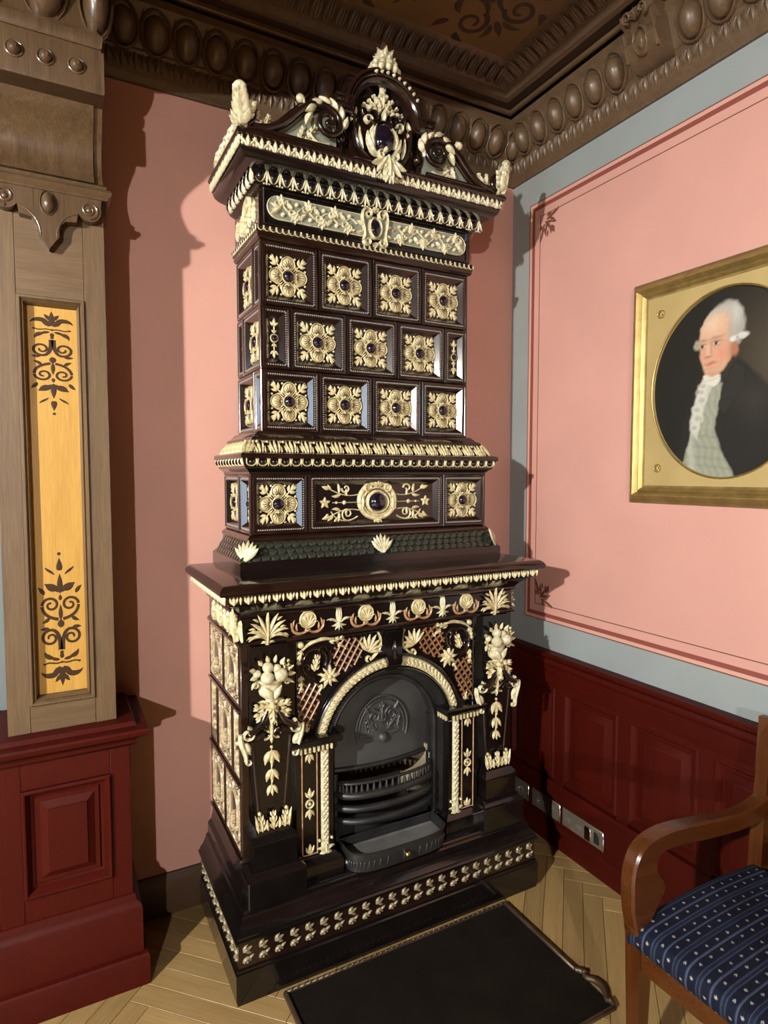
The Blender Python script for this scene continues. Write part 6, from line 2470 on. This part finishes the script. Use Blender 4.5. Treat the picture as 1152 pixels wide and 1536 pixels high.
# upholstered seat: profile swept along y, paint layer with stripes and flowers
S_Y0, S_Y1 = YN[1] - .030, YA[0] + .030
prof = [(1.268, .408), (1.262, .42), (1.261, .437), (1.266, .452), (1.276, .461), (1.30, .468)] + [(1.30 + .47 * t, .468 + .012 * math.sin(PI * t)) for t in [i / 60 for i in range(1, 61)]] + [(1.782, .462), (1.785, .44), (1.785, .408)]
fine = dense(prof, 3)
arcs = [0.0]
for i in range(1, len(fine)):
    arcs.append(arcs[-1] + math.hypot(fine[i][0] - fine[i - 1][0], fine[i][1] - fine[i - 1][1]))
# resample evenly
NS, NYC = 230, 250
ss = np.linspace(0, arcs[-1], NS)
fx = np.interp(ss, arcs, [p[0] for p in fine])
fz = np.interp(ss, arcs, [p[1] for p in fine])
yy = np.linspace(S_Y0, S_Y1, NYC)
edge = np.clip(np.minimum(yy - S_Y0, S_Y1 - yy) / .022, 0, 1)
drop = .014 * (1 - np.sqrt(np.clip(1 - (1 - edge) ** 2, 0, 1)))
V, Cc = [], np.zeros((NS * NYC, 3))
per = .060
for i in range(NS):
    for j in range(NYC):
        zt = max(fz[i] - drop[j], .408)
        V.append((fx[i] - CX0, yy[j] - CY0, zt))
Sg, Yg = np.meshgrid(ss, yy, indexing='ij')
ph = ((S_Y1 - Yg - .004) / per) % 1.0
Cimg = np.zeros(Sg.shape + (3,))
Cimg[:] = (.0045, .0075, .022)
wv = .88 + .24 * rng.random(Sg.shape)


def stripe(c, hw, col, op):
    d = np.abs((ph - c + .5) % 1 - .5) * per
    m_ = np.clip((hw - d) / .0008 + .5, 0, 1) * op
    Cimg[:] = Cimg * (1 - m_[..., None]) + np.array(col) * m_[..., None]


stripe(.18, .0068, (.011, .016, .036), .9)
stripe(.10, .0012, (.05, .066, .12), .9)
stripe(.26, .0012, (.05, .066, .12), .9)
stripe(.68, .0020, (.075, .092, .15), .95)
stripe(.64, .0009, (.04, .05, .1), .9)
for c, sh_ in ((.46, 0.0), (.88, .5)):
    dy = ((ph - c + .5) % 1 - .5) * per
    dx = ((Sg / .040 + sh_) % 1 - .5) * .040
    rr = np.hypot(dx, dy)
    an = np.arctan2(dy, dx)
    rad = .0040 * (.78 + .22 * np.cos(5 * an))
    m_ = np.clip((rad - rr) / .0010 + .5, 0, 1)
    hole = np.clip((.0011 - rr) / .0008 + .5, 0, 1)
    Cimg[:] = Cimg * (1 - m_[..., None]) + np.array((.42, .41, .37)) * m_[..., None]
    Cimg[:] = Cimg * (1 - .6 * hole[..., None]) + np.array((.2, .2, .3)) * .6 * hole[..., None]
Cimg *= wv[..., None] * ALB
F = [(i * NYC + j, i * NYC + j + 1, (i + 1) * NYC + j + 1, (i + 1) * NYC + j) for i in range(NS - 1) for j in range(NYC - 1)]
me = bpy.data.meshes.new('seat')
me.from_pydata(V, [], F)
at = me.color_attributes.new('paint', 'FLOAT_COLOR', 'POINT')
at.data.foreach_set('color', np.concatenate([np.clip(Cimg, 0, 1).reshape(-1, 3), np.ones((NS * NYC, 1))], 1).astype(np.float32).ravel())
me.materials.append(FABRIC)
me.shade_smooth()
put(me, 'seat', ch)

# ================================================================== the two globe wall lamps that light the room (left wall, outside the view)
for i, (pos, r, watt) in enumerate(LAMPS):
    lt = thing('wall_lamp', ('glass globe wall lamp on brass arm beside the near window', 'glass globe wall lamp on brass arm at the rear of the room')[i], 'lamp', (XL, pos[1], pos[2]), 0.0, 'globe wall lamps on the left wall')
    ox = pos[0] - XL
    b = MB(); b.T = Matrix.Rotation(PI / 2, 4, 'Y'); b.lathe([(.05, 0), (.05, .012), (.03, .02), (.0, .02)], 16); b.obj('back_plate', BRASS, lt)
    b = MB(); b.tube([(.015, 0, -.12 + .12 * 0), (.06, 0, -.15), (ox, 0, -.13), (ox, 0, -r - .004)], .007, 8); b.obj('arm', BRASS, lt)
    b = MB(); b.lathe([(.012, -r - .02), (.028, -r - .006), (.030, -r + .006)], 16, (ox, 0, 0)); b.obj('holder', BRASS, lt)
    b = MB(); b.lathe([(.065, .095), (.137, .032), (.140, .030), (.142, .033), (.070, .100), (.02, .102), (.0, .098)], 32, (ox, 0, 0)); b.obj('shade', WHITEPAINT, lt)  # unseen, added to cut the light going up to upper walls and ceiling
    b = MB(); b.ball((ox, 0, 0), r, 24, 14)
    area = 4 * PI * r * r
    b.obj('globe', emit('lamp_globe_glow', LAMP_COLOR, watt / (PI * area)), lt, smooth=80)
